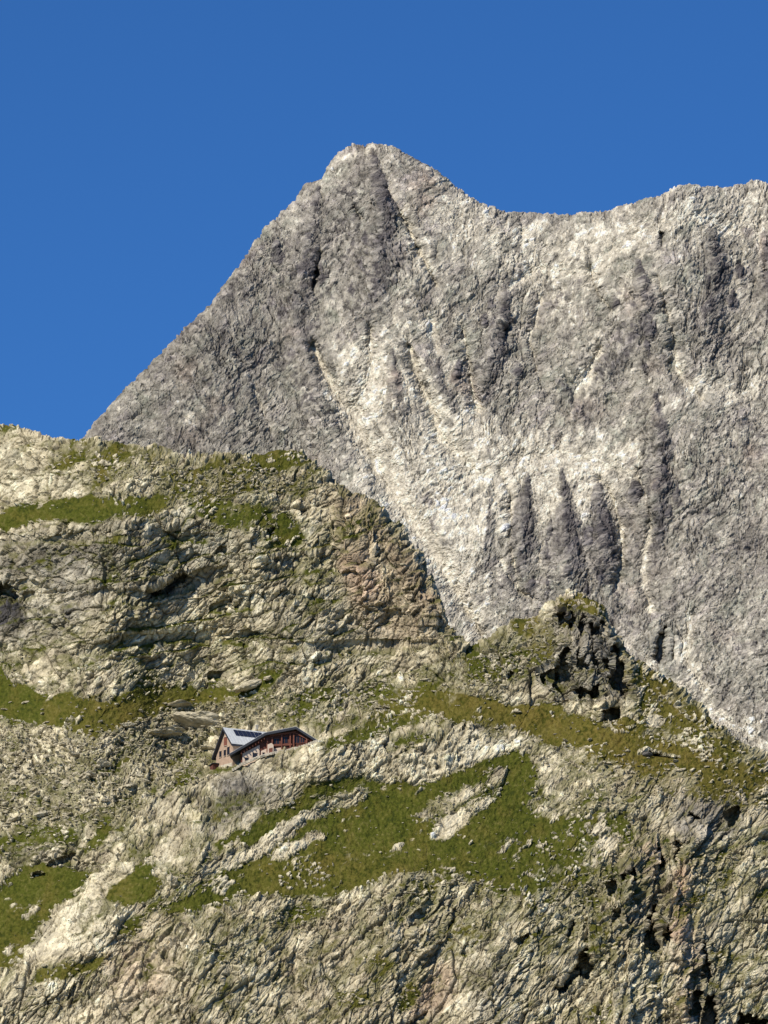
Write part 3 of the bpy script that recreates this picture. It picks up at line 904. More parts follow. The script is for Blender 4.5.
wu = U + 7 * fbm(U, V, 40, 4, 541); wv = V + 7 * fbm(U, V, 40, 4, 542)
side = sstep(500, 300, PX) * sstep(330, 430, PY + .4 * (400 - PX))
# fall lines lean to the right under the summit, to the left on the wall
aL, bL = rot(wu, wv, -68, 3.2)
aR, bR = rot(wu, wv, 78, 3.0)
lean = sstep(520, 400, PX)
ribs = lerp(fbm(aR, bR, 34, 5, 551, .55, True), fbm(aL, bL, 30, 5, 552, .55, True), lean)
aB, bB = rot(wu, wv, 40, 1.8)     # joint set
k1, q1 = facets(aB, bB, 22 * .75, 561, .5, .5)
k2, q2 = facets(aB, bB, 10 * .75, 562, .6, .6)
k3, q3 = facets(aB, bB, 4.6 * .75, 563, .75, .7)
k4, q4 = facets(aB, bB, 2.4 * .75, 564, .9, .8)
pal = M.sample(PALEM, wx, wy); dk = M.sample(DARKM, wx + 2.5 * fbm(PX, PY, 6, 4, 533, .7), wy + 2.5 * fbm(PX, PY, 6, 4, 534, .7))
rough = 1 - .55 * np.clip(pal, 0, 1)
fineM = fbm(aB, bB, 3.6, 5, 565, .72, True)
crag = lerp(fbm(aR * 1.4, bR, 12, 5, 567, .62, True), fbm(aL * 1.4, bL, 12, 5, 568, .62, True), lean)
mid = fbm(wu, wv, 60, 4, 569)
wgt = .55 + .75 * np.clip(dk + .25 * mid, 0, 1)
qm = (bB + 12 * fbm(U, V, 36, 5, 583, .6)) / 8.0
slm = (.5 - (qm - np.floor(qm))) * 1.5 * sstep(.0, .45, fbm(aB, bB, 26, 4, 584))
rubm = .45 + .8 * sstep(-.3, .35, fbm(U, V, 28, 3, 585))
disp = slm * (.4 + .6 * rough) + (ribs * 2.6 + crag * 2.0 * wgt + mid * 5) * rough + k1 * 22 * .05 * rough + k2 * 10 * .09 * rough + (k3 * 4.6 * .18 * rough + k4 * 2.4 * .38) * rubm + fineM * .95
edge = 1 - .25 * np.exp(-(PY - crest2[None, :]) / 6)
disp = disp * edge
crk = np.exp(-q1 / .02) * .8 + np.exp(-q2 / .03) * .5 + np.exp(-np.abs(crag) / .03) * .5
fall = lerp(fbm(aR, bR, 15, 5, 591, .6), fbm(aL, bL, 15, 5, 592, .6), lean)
jnt = fbm(aB * .8, bB, 11, 5, 593, .62)
fz = sstep(-.15, .3, fbm(U, V, 50, 3, 594) + .35 * dk)
line = np.exp(-np.abs(fall) / .028) * fz + .7 * np.exp(-np.abs(jnt) / .022) * sstep(-.1, .3, fbm(U, V, 34, 3, 595))
line = np.clip(line, 0, 1)
disp -= crk * 1.0 * rough + line * 2.4 * (.35 + .65 * rough)
P = P + N0 * disp[..., None]
hf = disp - blur(disp.astype(f32), 8)
tone = fbm(U, V, 60, 5, 571, .6)
tf = fbm(aB, bB, 9, 6, 572, .78)
tg = fbm(U, V, 3.2, 4, 576, .75)
st1 = lerp(fbm(aR * 1.0, bR, 16, 6, 573, .7), fbm(aL, bL, 16, 6, 574, .7), lean)
c = np.zeros(P.shape, f32) + np.array([.41, .378, .315], f32)
hu = fbm(aB, bB, 14, 5, 578, .75)
strat0 = fbm(aB / 2.2, bB, 5, 5, 579, .75)
c = mixc(c, [.33, .34, .27], sstep(0, .5, hu) * .7)
c = mixc(c, [.34, .30, .285], sstep(0, .5, -hu) * .7)
c = mixc(c, [.28, .25, .215], sstep(-.1, .5, tone * .6 + .6 * st1 + .4 * tf) * .75)
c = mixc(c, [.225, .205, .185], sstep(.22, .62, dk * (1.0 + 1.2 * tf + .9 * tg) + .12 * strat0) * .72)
c = mixc(c, [.36, .26, .21], sstep(.2, .6, fbm(U, V, 45, 4, 575)) * np.clip(.35 + .6 * tf, 0, 1))
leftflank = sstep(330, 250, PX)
vein = lerp(fbm(aR * .7, bR, 7, 5, 581, .65, True), fbm(aL * .7, bL, 7, 5, 582, .65, True), lean)
pm = pal * 1.1 + 1.0 * tf + .45 * st1 + .55 * vein - .05 * hf - .10 - 1.0 * dk - .22 * leftflank
thin = lerp(fbm(aR * .45, bR, 12, 5, 587, .6), fbm(aL * .45, bL, 12, 5, 588, .6), lean)
thin = np.exp(-np.abs(thin) / .045) * sstep(-.15, .25, fbm(U, V, 45, 3, 589) + .25 * pal)
pm = sstep(.40, .62, pm + .55 * thin * (1 - dk) - .06)
c = mixc(c, [.76, .695, .565], pm * .82)
pm2 = sstep(.22, .5, tf + .35 * st1 + .5 * tg) * (1 - .5 * dk)
c = mixc(c, [.64, .59, .49], pm2 * .45)
shd = np.clip(-np.gradient(blur(disp.astype(f32), 1.0), axis=1) * .5, 0, 1)
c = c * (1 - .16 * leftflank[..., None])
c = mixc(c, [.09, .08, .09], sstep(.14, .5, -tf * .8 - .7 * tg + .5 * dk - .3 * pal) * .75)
for hh, amt in ((k2, .3), (k3, .4), (k4, .45)):
    c = c * (1 + amt * hh)[..., None]
strat = fbm(aB / 2.2, bB, 7, 6, 577, .75)
c = c * np.clip(1 + .62 * tg + .75 * strat, .3, 1.8)[..., None]
c = c * (1 - .35 * np.clip(crk, 0, 1))[..., None]
c = mixc(c, [.12, .115, .12], line * .5 * (1 - .6 * np.clip(pal, 0, 1)))
c = np.clip(c, .02, .8)
nb = 26
P = back_rows(P, nb, 2, 1.25, 1.0)
c = np.concatenate([c, np.repeat(c[-1:], nb, 0)], 0)
m_mtn = terrain_mat('mountain_granite', .75, .7, 1.0, 1.6)
grid_mesh('mountain', P, c, m_mtn)

# ================================================================== valley ground
gm, nt, b = new_mat('valley_turf')
b.inputs['Base Color'].default_value = (.09, .11, .03, 1); b.inputs['Roughness'].default_value = .95
tn = nt.nodes.new('ShaderNodeTexNoise'); tn.inputs['Scale'].default_value = .05
cr = nt.nodes.new('ShaderNodeValToRGB'); cr.color_ramp.elements[0].color = (.05, .07, .02, 1); cr.color_ramp.elements[1].color = (.2, .19, .12, 1)
tc = nt.nodes.new('ShaderNodeTexCoord')
nt.links.new(tc.outputs['Object'], tn.inputs['Vector']); nt.links.new(tn.outputs['Fac'], cr.inputs[0]); nt.links.new(cr.outputs[0], b.inputs['Base Color'])
me = bpy.data.meshes.new('ground')
gx = [-20000, -2500, -800, 0, 800, 2500, 20000]; gy = [-8000, 0, 400, 900, 1240, 30000]
vs = []
for y in gy:
    for x in gx:
        vs.append((x, y, 0 if y < 950 else (95 if y == 1240 else 60)))
fs = [(j * 7 + i, j * 7 + i + 1, (j + 1) * 7 + i + 1, (j + 1) * 7 + i) for j in range(5) for i in range(6)]
me.from_pydata(vs, [], fs); me.materials.append(gm)
go = bpy.data.objects.new('ground', me); COL.objects.link(go); go['kind'] = 'structure'

# ================================================================== HUT
def empty(name, loc, label, cat, group=None):
    o = bpy.data.objects.new(name, None); COL.objects.link(o)
    o.location = loc; o['label'] = label; o['category'] = cat
    o.empty_display_size = .5
    if group:
        o['group'] = group
    return o


class MB:
    def __init__(s):
        s.v = []; s.f = []

    def box(s, o, ax, ay, az):
        """box from corner o along three edge vectors"""
        o, ax, ay, az = map(Vector, (o, ax, ay, az))
        n = len(s.v)
        for k in range(8):
            s.v.append(tuple(o + ax * (k & 1) + ay * ((k >> 1) & 1) + az * ((k >> 2) & 1)))
        for q in ((0, 2, 3, 1), (4, 5, 7, 6), (0, 1, 5, 4), (2, 6, 7, 3), (0, 4, 6, 2), (1, 3, 7, 5)):
            s.f.append(tuple(n + i for i in q))

    def prism(s, pts, d):
        """closed outline pts swept along d"""
        n = len(s.v); m = len(pts); d = Vector(d)
        s.v += [tuple(Vector(p)) for p in pts] + [tuple(Vector(p) + d) for p in pts]
        s.f.append(tuple(range(n, n + m))); s.f.append(tuple(range(n + 2 * m - 1, n + m - 1, -1)))
        for i in range(m):
            j = (i + 1) % m
            s.f.append((n + i, n + m + i, n + m + j, n + j))

    def build(s, name, mat, parent, bevel=0.):
        me = bpy.data.meshes.new(name)
        me.from_pydata(s.v, [], s.f)
        bm = bmesh.new(); bm.from_mesh(me); bmesh.ops.recalc_face_normals(bm, faces=bm.faces)
        if bevel:
            bmesh.ops.bevel(bm, geom=bm.edges[:], offset=bevel, segments=1, affect='EDGES')
        bm.to_mesh(me); bm.free()
        me.materials.append(mat)
        o = bpy.data.objects.new(name, me); COL.objects.link(o); o.parent = parent
        return o


def plank_mat(name, c, pitch=4.0, var=.35, axis=0):
    m, nt, b = new_mat(name)
    N, L = nt.nodes, nt.links
    tc = N.new('ShaderNodeTexCoord')
    w = N.new('ShaderNodeTexWave'); w.inputs['Scale'].default_value = pitch; w.bands_direction = 'XYZ'[axis]
    w.inputs['Distortion'].default_value = 1.2; w.inputs['Detail'].default_value = 3
    L.new(tc.outputs['Object'], w.inputs['Vector'])
    n1 = N.new('ShaderNodeTexNoise'); n1.inputs['Scale'].default_value = 1.4; n1.inputs['Detail'].default_value = 6
    L.new(tc.outputs['Object'], n1.inputs['Vector'])
    mx = N.new('ShaderNodeMath'); mx.operation = 'MULTIPLY_ADD'; mx.inputs[1].default_value = .35
    L.new(w.outputs['Fac'], mx.inputs[0]); L.new(n1.outputs['Fac'], mx.inputs[2])
    cr = N.new('ShaderNodeValToRGB')
    cr.color_ramp.elements[0].position = .35; cr.color_ramp.elements[1].position = .95
    cr.color_ramp.elements[0].color = tuple(x * (1 - var) for x in c) + (1,)
    cr.color_ramp.elements[1].color = tuple(min(1, x * (1 + var)) for x in c) + (1,)
    L.new(mx.outputs[0], cr.inputs[0]); L.new(cr.outputs[0], b.inputs['Base Color'])
    b.inputs['Roughness'].default_value = .85
    return m


HR = HUT_R + .6
Hx, Hy, Hz = world(265, 750, HR)
hut = empty('mountain_hut', (Hx, Hy, Hz), 'brown timber mountain hut with pale walls and shiny metal roof on a rocky shelf', 'mountain hut')


def hp(px, py, dy=0.):
    """point of the hut in its own frame: seen bearing, dy metres behind the front wall"""
    R_ = (Hy + dy) / (cp - (H / 2 - py) / F * sp)
    x, y, z = world(px, py, R_)
    return Vector((x - Hx, y - Hy, z - Hz))


M_shingle = plank_mat('larch_shingle', (.40, .285, .20), 5, .22, 2)
M_dark = plank_mat('dark_timber', (.11, .036, .024), 4, .45)
M_red = plank_mat('red_timber', (.17, .058, .036), 4, .35)
M_plaster = simple_mat('pale_plaster', (.60, .48, .38), .9, .12)
M_stone = simple_mat('dressed_stone', (.50, .45, .35), .9, .3, 1.5)
M_roof = simple_mat('standing_seam_metal', (.60, .62, .62), .55, .10, 1.2, .1, .4)
M_fascia = simple_mat('dark_roof_edge', (.030, .034, .045), .6, .3)
M_glass = simple_mat('window_glass', (.014, .016, .024), .35, .3, 1., 0, .3)
M_solar = simple_mat('solar_panel', (.02, .026, .05), .2, .3, 2., 0, .5)
M_frame = simple_mat('window_frame', (.50, .40, .30), .7, .1)

sc_ = .24 * 1.0
def ex(p, q):     # vector between points
    return Vector(q) - Vector(p)


# --- front wing, gable to the valley
BK = Vector((0, 8.5, 0))
wall_t = [hp(234, 755), hp(241, 749.5), hp(266, 735.5), hp(296, 729.6), hp(314.5, 740.6), hp(314, 744.5), hp(300, 750), hp(278, 754), hp(262, 760), hp(240, 766)]
mb = MB(); mb.prism([hp(241, 751), hp(266, 736), hp(296, 730), hp(314, 740.8), hp(314, 746), hp(300, 752), hp(266, 760), hp(241, 768)], BK)
wall = mb.build('timber_wall', M_dark, hut)
# pale lower storey, proud of the timber
mb = MB()
mb.prism([hp(242.5, 753.5, -.25), hp(259.5, 745, -.25), hp(259.5, 764, -.25), hp(242.5, 770, -.25)], (0, .23, 0))
mb.prism([hp(261, 751, -.25), hp(268, 748, -.25), hp(268, 762, -.25), hp(261, 765, -.25)], (0, .23, 0))
mb.prism([hp(274, 748.5, -.25), hp(281, 747.5, -.25), hp(281, 760, -.25), hp(274, 760, -.25)], (0, .23, 0))
lw = mb.build('plaster_wall', M_plaster, hut)
for (x0, y0, x1, y1) in [(245, 757.5, 248.5, 761.5), (252.6, 753, 257.2, 758.2), (262.4, 752.5, 264.4, 756.5)]:
    mb = MB(); mb.prism([hp(x0, y0, -.33), hp(x1, y0, -.33), hp(x1, y1, -.33), hp(x0, y1, -.33)], (0, .06, 0))
    w = mb.build('window', M_glass, hut)
    a, b_ = hp(x0, y1, -.40), hp(x1, y0, -.40)
    fr = MB(); fr.box((a.x - .1, a.y, a.z - .1), (b_.x - a.x + .2, 0, 0), (0, .05, 0), (0, 0, .12)); fr.build('sill', M_frame, w)
    fr = MB(); fr.box((a.x - .1, a.y, b_.z), (b_.x - a.x + .2, 0, 0), (0, .05, 0), (0, 0, .12)); fr.build('lintel', M_frame, w)
# upper windows of the gable
for (x0, y0, x1, y1) in [(281.5, 736.8, 287.5, 743.2), (294.5, 735.8, 299.2, 743.0), (300.6, 737, 304.2, 742.6), (274, 738.5, 279, 744)]:
    mb = MB(); mb.prism([hp(x0, y0, -.08), hp(x1, y0, -.08), hp(x1, y1, -.08), hp(x0, y1, -.08)], (0, .06, 0))
    w = mb.build('window', M_glass, hut)
    a, b_ = hp(x0, y1, -.16), hp(x1, y0, -.16)
    fr = MB(); fr.box((a.x - .12, a.y, a.z - .12), (b_.x - a.x + .24, 0, 0), (0, .07, 0), (0, 0, .12)); fr.build('sill', M_red, w)
    fr = MB(); fr.box((a.x - .12, a.y, b_.z), (b_.x - a.x + .24, 0, 0), (0, .07, 0), (0, 0, .12)); fr.build('lintel', M_red, w)
    fr = MB(); fr.box(((a.x + b_.x) / 2 - .04, a.y, a.z), (.08, 0, 0), (0, .06, 0), (0, 0, b_.z - a.z)); fr.build('mullion', M_red, w)
# posts and balcony boards
for x0, yt, yb_ in [(266.5, 738, 752), (271.5, 737, 750), (281, 735, 750), (289.5, 733.5, 749.5), (293, 731.5, 749), (306, 737.5, 746.5), (310.3, 739.2, 744.8)]:
    a = hp(x0, yb_, -.5); b_ = hp(x0, yt, -.5)
    mb = MB(); mb.box(a, (.3, 0, 0), (0, .3, 0), (0, 0, b_.z - a.z)); mb.build('post', M_red, hut)
mb = MB(); mb.prism([hp(270, 734.8, -.42), hp(296, 731.2, -.42), hp(296, 732.6, -.42), hp(270, 736.4, -.42)], (0, .12, 0))
mb.prism([hp(268, 744.8, -.42), hp(292, 743.6, -.42), hp(292, 745.0, -.42), hp(268, 746.2, -.42)], (0, .12, 0))
mb.prism([hp(295, 732.0, -.42), hp(311, 740.6, -.42), hp(311, 741.4, -.42), hp(295, 733.4, -.42)], (0, .12, 0))
mb.build('trim_boards', M_red, hut)
# low entrance annex in front
mb = MB(); mb.prism([hp(267.5, 744.5, -1.2), hp(271.5, 743, -1.2), hp(273.5, 744.8, -1.2), hp(273.5, 751.5, -1.2), hp(267.5, 754, -1.2)], (0, 1.0, 0))
mb.build('porch', M_plaster, hut)
mb = MB(); mb.prism([hp(269, 748.5, -1.28), hp(272.5, 747.5, -1.28), hp(272.5, 752, -1.28), hp(269, 753, -1.28)], (0, .06, 0))
mb.build('door', M_red, hut)
# roof of the front wing: one folded slab
top = [hp(229.5, 753.6, -1.4), hp(265, 732.6, -1.4), hp(296, 726.6, -1.4), hp(317.5, 740.2, -1.4)]
bot = [hp(230.5, 755.4, -1.4), hp(266, 735.0, -1.4), hp(296, 729.0, -1.4), hp(316, 741.8, -1.4)]
mb = MB(); mb.prism(top + bot[::-1], (0, 10.5, 0)); roof_b = mb.build('roof', M_fascia, hut)
# sheet metal skin on the slopes
mb = MB()
for a, b_ in ((0, 1), (1, 2), (2, 3)):
    p, q = top[a] + Vector((0, .15, .01)), top[b_] + Vector((0, .15, .01))
    mb.prism([p, q, q + Vector((0, 0, .07)), p + Vector((0, 0, .07))], (0, 10.2, 0))
mb.build('roof_sheet', M_roof, roof_b)
# rafters under the long eave
mb = MB()
for k in range(9):
    f = k / 8; xx = 241 + 23 * f; yy = 752.6 - 14.5 * f
    a = hp(xx, yy, -1.3); mb.box(a, (.14, 0, 0), (0, 1.35, 0), (0, 0, -.28))
mb.build('rafters', M_red, hut)

# --- rear wing, gable turned to the left
ga = Vector((.545, -.839, 0)); lo = Vector((.839, .545, 0))
PKp = hp(225.5, 728.0, 5.0)
LEN = 11.0
def gp(w, drop, l=0.):
    return PKp + ga * w + lo * l + Vector((0, 0, -drop))
mb = MB()
mb.prism([gp(-4.1, 5.35), gp(0, .35), gp(3.3, 3.7), gp(3.3, 12), gp(-4.1, 12)], lo * LEN)
gw = mb.build('shingle_wall', M_shingle, hut)
# stone base
mb = MB(); mb.prism([gp(-4.1, 8.6, -.12), gp(3.2, 8.6, -.12), gp(3.2, 12, -.12), gp(-4.1, 12, -.12)], lo * .1); mb.build('stone_base', M_stone, hut)
for (w0, w1, d0, d1, mt) in [(-.55, .75, 2.2, 4.2, M_red), (.9, 1.9, 4.7, 6.6, M_glass), (-2.6, -1.7, 5.2, 6.6, M_glass), (-.6, .3, 5.2, 6.6, M_glass)]:
    mb = MB(); mb.prism([gp(w0, d0, -.1), gp(w1, d0, -.1), gp(w1, d1, -.1), gp(w0, d1, -.1)], lo * .08)
    w = mb.build('window' if mt is M_glass else 'shutter', mt, hut)
    fr = MB()
    fr.prism([gp(w0 - .1, d0 - .12, -.2), gp(w1 + .1, d0 - .12, -.2), gp(w1 + .1, d0, -.2), gp(w0 - .1, d0, -.2)], lo * .09)
    fr.build('lintel', M_frame, w); fr = MB()
    fr.prism([gp(w0 - .1, d1, -.2), gp(w1 + .1, d1, -.2), gp(w1 + .1, d1 + .12, -.2), gp(w0 - .1, d1 + .12, -.2)], lo * .09)
    fr.build('sill', M_frame, w)
# roof slabs
th = .32
mb = MB()
mb.prism([gp(0, 0, -.8), gp(3.95, 4.35, -.8), gp(3.95, 4.35 + th * 1.4, -.8), gp(0, th * 1.4, -.8)], lo * (LEN + 1.6))
mb.prism([gp(0, 0, -.8), gp(0, th * 1.6, -.8), gp(-4.85, 6.45 + th * 1.6, -.8), gp(-4.85, 6.45, -.8)], lo * (LEN + 1.6))
ra = mb.build('roof', M_fascia, hut)
mb = MB()
mb.prism([gp(.02, -.10, -.7), gp(4.0, 4.28, -.7), gp(4.0, 4.33, -.7), gp(.02, -.02, -.7)], lo * (LEN + 1.4))
for k in range(15):
    l = -.6 + k * .88
    mb.prism([gp(.05, -.16, l), gp(3.97, 4.19, l), gp(3.97, 4.27, l), gp(.05, -.10, l)], lo * .06)
mb.build('roof_sheet', M_roof, ra)
for k in range(7):
    l = 1.8 + k * 1.12
    mb = MB(); mb.prism([gp(.5, .28, l), gp(1.9, 1.82, l), gp(1.9, 1.93, l), gp(.5, .40, l)], lo * 1.0)
    mb.build('solar_panel', M_solar, ra)
mb = MB(); mb.box(gp(-.3, -.5, 8.2), ga * .6, lo * .6, (0, 0, 1.1)); mb.build('chimney', M_stone, ra)
# lean-to at the left corner
mb = MB(); mb.prism([gp(-4.3, 8.6, -1.6), gp(-2.9, 8.2, -1.6), gp(-2.9, 12, -1.6), gp(-4.3, 12, -1.6)], lo * 1.5)
an = mb.build('lean_to', M_dark, hut)
mb = MB(); mb.prism([gp(-4.6, 8.45, -1.9), gp(-2.6, 7.95, -1.9), gp(-2.6, 8.1, -1.9), gp(-4.6, 8.6, -1.9)], lo * 1.85)
mb.build('roof', M_fascia, an)

# terrace wall of laid stone in front of the hut
mb = MB()
rs = np.random.RandomState(3)
base = [(232, 770), (241, 764.5), (252, 759.5), (262, 756), (272, 753.5), (284, 751.5), (296, 748.5), (308, 744.5), (317, 741)]
for i in range(len(base) - 1):
    for k in range(5):
        f = k / 5
        px_ = base[i][0] * (1 - f) + base[i + 1][0] * f; py_ = base[i][1] * (1 - f) + base[i + 1][1] * f
        for lay in range(2):
            p = hp(px_ + rs.uniform(-.3, .3), py_ + .9 - lay * 1.3, -1.5 + lay * .05 + rs.uniform(-.1, .1))
            L_ = rs.uniform(.38, .62)
            mb.box(p, (L_, rs.uniform(-.05, .05), rs.uniform(.0, .06)), (0, .6, 0), (0, 0, rs.uniform(.26, .36)))
tw = mb.build('terrace_wall', M_stone, None)
tw.location = (Hx, Hy, Hz)
tw['label'] = 'low pale dry stone terrace wall along the foot of the hut'; tw['category'] = 'stone wall'

# ================================================================== BOULDERS
def rock_mesh(name, seed, mat, sub=3, flat=.6, nplane=16, rough=.07):
    rs = np.random.RandomState(seed)
    bm = bmesh.new(); bmesh.ops.create_icosphere(bm, subdivisions=sub, radius=1)
    n = rs.normal(size=(nplane, 3)); n /= np.linalg.norm(n, axis=1)[:, None]
    d = rs.uniform(.62, .98, nplane)
    off = rs.uniform(0, 50, 3)
    for v in bm.verts:
        u = np.array(v.co)
        dn = n @ u
        r_ = min([d[i] / dn[i] for i in range(nplane) if dn[i] > .1] + [1.25])
        w = u * r_
        k = 1 + rough * (1.8 * mnoise.fractal(Vector(w * 2.2 + off), .7, 2.1, 5) + (.6 if mnoise.noise(Vector(w * 1.3 + off)) > .1 else 0))
        v.co = Vector(w * k * np.array([1, .8, flat]))
    me = bpy.data.meshes.new(name); bm.to_mesh(me); bm.free()
    me.materials.append(mat)
    return me


def boulder_mat(name, c1, c2, c3):
    m, nt, b = new_mat(name)
    N, L = nt.nodes, nt.links
    tc = N.new('ShaderNodeTexCoord')
    oi = N.new('ShaderNodeObjectInfo')
    ad = N.new('ShaderNodeVectorMath'); ad.operation = 'MULTIPLY_ADD'; ad.inputs[1].default_value = (1, 1, 1)
    sc1 = N.new('ShaderNodeMath'); sc1.operation = 'MULTIPLY'; sc1.inputs[1].default_value = 30
    L.new(oi.outputs['Random'], sc1.inputs[0]); L.new(tc.outputs['Object'], ad.inputs[0]); L.new(sc1.outputs[0], ad.inputs[2])
    n1 = N.new('ShaderNodeTexNoise'); n1.inputs['Scale'].default_value = 1.6; n1.inputs['Detail'].default_value = 8; n1.inputs['Roughness'].default_value = .7
    L.new(ad.outputs[0], n1.inputs['Vector'])
    cr = N.new('ShaderNodeValToRGB')
    e = cr.color_ramp.elements
    e[0].position = .32; e[0].color = c1 + (1,); e[1].position = .66; e[1].color = c3 + (1,)
    q = e.new(.48); q.color = c2 + (1,)
    L.new(n1.outputs['Fac'], cr.inputs[0])
    L.new(cr.outputs[0], b.inputs['Base Color'])
    b.inputs['Roughness'].default_value = .95; b.inputs['Specular IOR Level'].default_value = .15
    n2 = N.new('ShaderNodeTexNoise'); n2.inputs['Scale'].default_value = 2.5; n2.inputs['Detail'].default_value = 8
    L.new(ad.outputs[0], n2.inputs['Vector'])
    bp = N.new('ShaderNodeBump'); bp.inputs['Strength'].default_value = 1.; bp.inputs['Distance'].default_value = .5
    L.new(n2.outputs['Fac'], bp.inputs['Height']); L.new(bp.outputs[0], b.inputs['Normal'])
    return m


MBd = boulder_mat('boulder_rock', (.20, .17, .10), (.44, .39, .27), (.62, .56, .42))
MBk = boulder_mat('dark_boulder_rock', (.06, .055, .05), (.12, .115, .105), (.22, .20, .17))
protos = [rock_mesh('boulder', 900 + k, MBd, 4, .6, 22, .10) for k in range(12)]


def put_rock(me, px, py, size, rotz, tilt, label, group=None, dims=(1, 1, 1), sink=.15):
    o = bpy.data.objects.new('boulder', me); COL.objects.link(o)
    p = on_hill(px, py)
    o.location = p + Vector((0, 0, size * dims[2] * sink))
    o.rotation_euler = (tilt[0], tilt[1], rotz)
    o.scale = (size * dims[0], size * dims[1], size * dims[2])
    o['label'] = label; o['category'] = 'boulder'
    if group:
        o['group'] = group
    return o


rs = np.random.RandomState(77)
special = [
    (197, 729, 5.6, (1.15, 1., .50), .2, (-.35, .30), 'largest pale slab boulder just up left of the hut, overhanging a dark shadow', 0),
    (164, 739, 4.0, (1.1, 1., .42), .4, (-.35, -.1), 'broad flat slab leaning low against the large overhanging boulder left of the hut', 1),
    (178, 707, 3.2, (1.35, .9, .32), .1, (-.3, -.15), 'long flat pale boulder lying in turf above the large slab by the hut', 2),
    (250, 692, 4.2, (1.2, .9, .72), .5, (-.3, -.3), 'large rounded pale boulder under the cliff foot above the hut', 3),
    (268, 682, 2.2, (1.1, .9, .7), 1.2, (-.2, -.2), 'smaller pale block touching the upper right of the large boulder above the hut', 4),
    (342, 799, 2.4, (1.15, .9, .5), .1, (-.3, -.1), 'single pale boulder in green turf below and right of the hut', 5),
    (647, 757, 1.7, (1.2, .9, .75), .3, (0, 0), 'dark grey boulder alone on the brown turf ridge right of the knoll', 6),
    (128, 731, 2.2, (1.1, .9, .8), .8, (-.3, 0), 'upright pale block at the upper edge of the boulder field', 7),
    (208, 752, 2.0, (1.5, .9, .35), .1, (-.3, .05), 'thin flat slab lying beside the left wall of the hut', 8),
    (172, 886, 2.6, (.8, .9, 1.2), .1, (-.4, .4), 'tall pale block at the upper left tip of the central meadow', 9),
    (104, 768, 2.6, (1.2, .9, .8), .3, (-.3, .2), 'biggest dark shadowed block in the middle of the boulder field', 10),
]
for px_, py_, s0, dm, rz, tl, lb, k in special:
    me = protos[k % 12] if k != 6 else rock_mesh('boulder', 950, MBk)
    put_rock(me, px_, py_, s0 * (.95 if k < 3 else .72), rz, tl, lb, None, dm, .75)
RD = [
    ('pale angular boulder lying in the boulder field left of the hut', 'boulders in the field left of the hut',
     [(0, 740), (60, 742), (120, 738), (160, 748), (205, 760), (205, 768), (150, 788), (90, 820), (0, 826)], 150, (.5, 1.5)),
    ('pale boulder scattered on the stony turf above the hut', 'boulders on the turf above the hut',
     [(220, 700), (300, 690), (440, 672), (460, 685), (400, 708), (330, 724), (240, 722)], 45, (.4, 1.1)),
    ('pale boulder lying in the green central meadow', 'boulders in the central meadow',
     [(250, 870), (330, 800), (410, 840), (560, 830), (600, 830), (540, 880), (400, 870), (330, 890)], 18, (.3, .75)),
    ('pale boulder on the rocky turf below the dark knoll', 'boulders below the knoll',
     [(500, 700), (600, 722), (700, 760), (760, 800), (640, 780), (560, 755), (470, 740)], 40, (.35, .9)),
    ('pale boulder on the meadow at the foot of the left cliff', 'boulders at the cliff foot',
     [(10, 670), (40, 700), (140, 703), (200, 695), (150, 720), (90, 738), (0, 712)], 28, (.35, .9)),
]
for lb, gr, poly_, n_, (s0, s1) in RD:
    mk = S.poly(poly_)
    ys, xs = np.nonzero(mk > .5)
    for k in range(n_):
        i = rs.randint(len(xs))
        size = s0 + (s1 - s0) * rs.rand() ** 2.2
        put_rock(protos[rs.randint(12)], xs[i] + S.x0, ys[i] + S.y0, size, rs.rand() * 6.3, (rs.uniform(-.5, .1), rs.uniform(-.4, .4)),
                 lb, gr, (rs.uniform(.9, 1.5), 1, rs.uniform(.5, 1.0)), .25)

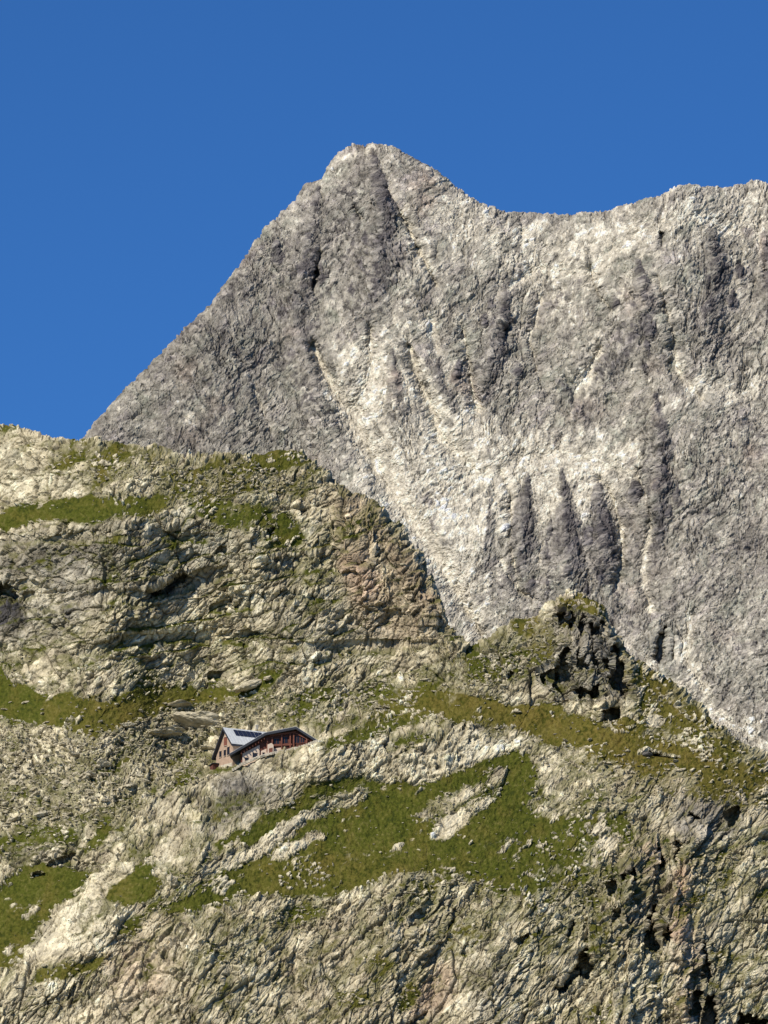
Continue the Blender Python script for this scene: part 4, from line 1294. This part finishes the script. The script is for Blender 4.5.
# loose stones: too many to count
ic = [rock_mesh('t', 700 + k, MBd, 1, .7, 8, .03) for k in range(6)]
base_v = [np.array([v.co[:] for v in m_.vertices]) for m_ in ic]
base_f = np.array([p.vertices[:] for p in ic[0].polygons])
dens = np.clip(SCREE * 1.0 + .40 * np.exp(-((D - .52) / .13) ** 2) + .012 * (D > .8), 0, 1)
dens[:, :] *= (S.Y > 430) * (S.X > -30) * (S.X < 800) * (1 - HM)
pr = (dens / dens.sum()).ravel()
NS = 9000
idx = rs.choice(len(pr), NS, p=pr)
qx = (idx % S.w) + S.x0 + rs.rand(NS); qy = (idx // S.w) + S.y0 + rs.rand(NS)
VV, FF = [], []
for k in range(NS):
    j = int(round((qx[k] + 84) / 936 * (NX - 1)))
    j = min(max(j, 0), NX - 1)
    tt = (qy[k] - YB) / (HILL_CREST[j] - YB)
    if tt > .985:
        continue
    p = HILL_P[int(tt * (NY - 1)), j]
    s0 = .16 + .42 * rs.rand() ** 3
    a = rs.rand() * 6.28; ca, sa = math.cos(a), math.sin(a)
    v = base_v[k % 6] * s0 * np.array([rs.uniform(.9, 1.7), 1, rs.uniform(.5, 1)])
    v = np.stack([v[:, 0] * ca - v[:, 1] * sa, v[:, 0] * sa + v[:, 1] * ca, v[:, 2]], 1) + p + [0, -.1, s0 * .2]
    FF.append(base_f + len(base_v[0]) * len(VV)); VV.append(v)
me = bpy.data.meshes.new('scree')
me.from_pydata(np.concatenate(VV).tolist(), [], np.concatenate(FF).tolist())
me.materials.append(MBd)
sc_o = bpy.data.objects.new('scree', me); COL.objects.link(sc_o)
sc_o['kind'] = 'stuff'; sc_o['label'] = 'loose pale stones strewn over the boulder field and stony turf'; sc_o['category'] = 'scree'
for m_ in ic:
    bpy.data.meshes.remove(m_)

# ================================================================== light
SUN_AZ = math.radians(-138)      # compass-like angle from +Y (view direction), clockwise; negative = left, behind the viewer
SUN_EL = math.radians(40)
sd = bpy.data.lights.new('sun', 'SUN'); sd.energy = 5.0; sd.angle = math.radians(.53); sd.color = (1, .92, .78)
so = bpy.data.objects.new('sun', sd); COL.objects.link(so)
dirv = Vector((math.sin(SUN_AZ) * math.cos(SUN_EL), math.cos(SUN_AZ) * math.cos(SUN_EL), math.sin(SUN_EL)))
so.rotation_euler = dirv.to_track_quat('Z', 'Y').to_euler()
so.location = dirv * 500

SKYMUL = (.31, .71, 1.17, 1)
wd = bpy.data.worlds.new('World'); scene.world = wd; wd.use_nodes = True
nt = wd.node_tree
bg = nt.nodes['Background']
sk = nt.nodes.new('ShaderNodeTexSky'); sk.sky_type = 'NISHITA'; sk.sun_disc = False
sk.sun_elevation = SUN_EL; sk.sun_rotation = SUN_AZ
sk.altitude = 2600; sk.air_density = 1.0; sk.dust_density = 0.0; sk.ozone_density = 3.0
hs_ = nt.nodes.new('ShaderNodeMix'); hs_.data_type = 'RGBA'; hs_.blend_type = 'MULTIPLY'; hs_.inputs[0].default_value = 1
hs_.inputs[7].default_value = SKYMUL
nt.links.new(sk.outputs[0], hs_.inputs[6]); nt.links.new(hs_.outputs[2], bg.inputs['Color'])
bg.inputs['Strength'].default_value = .09

scene.view_settings.view_transform = 'Standard'
scene.view_settings.look = 'None'
scene.view_settings.exposure = 0
scene.render.engine = 'CYCLES'
scene.cycles.max_bounces = 3
scene.cycles.diffuse_bounces = 2
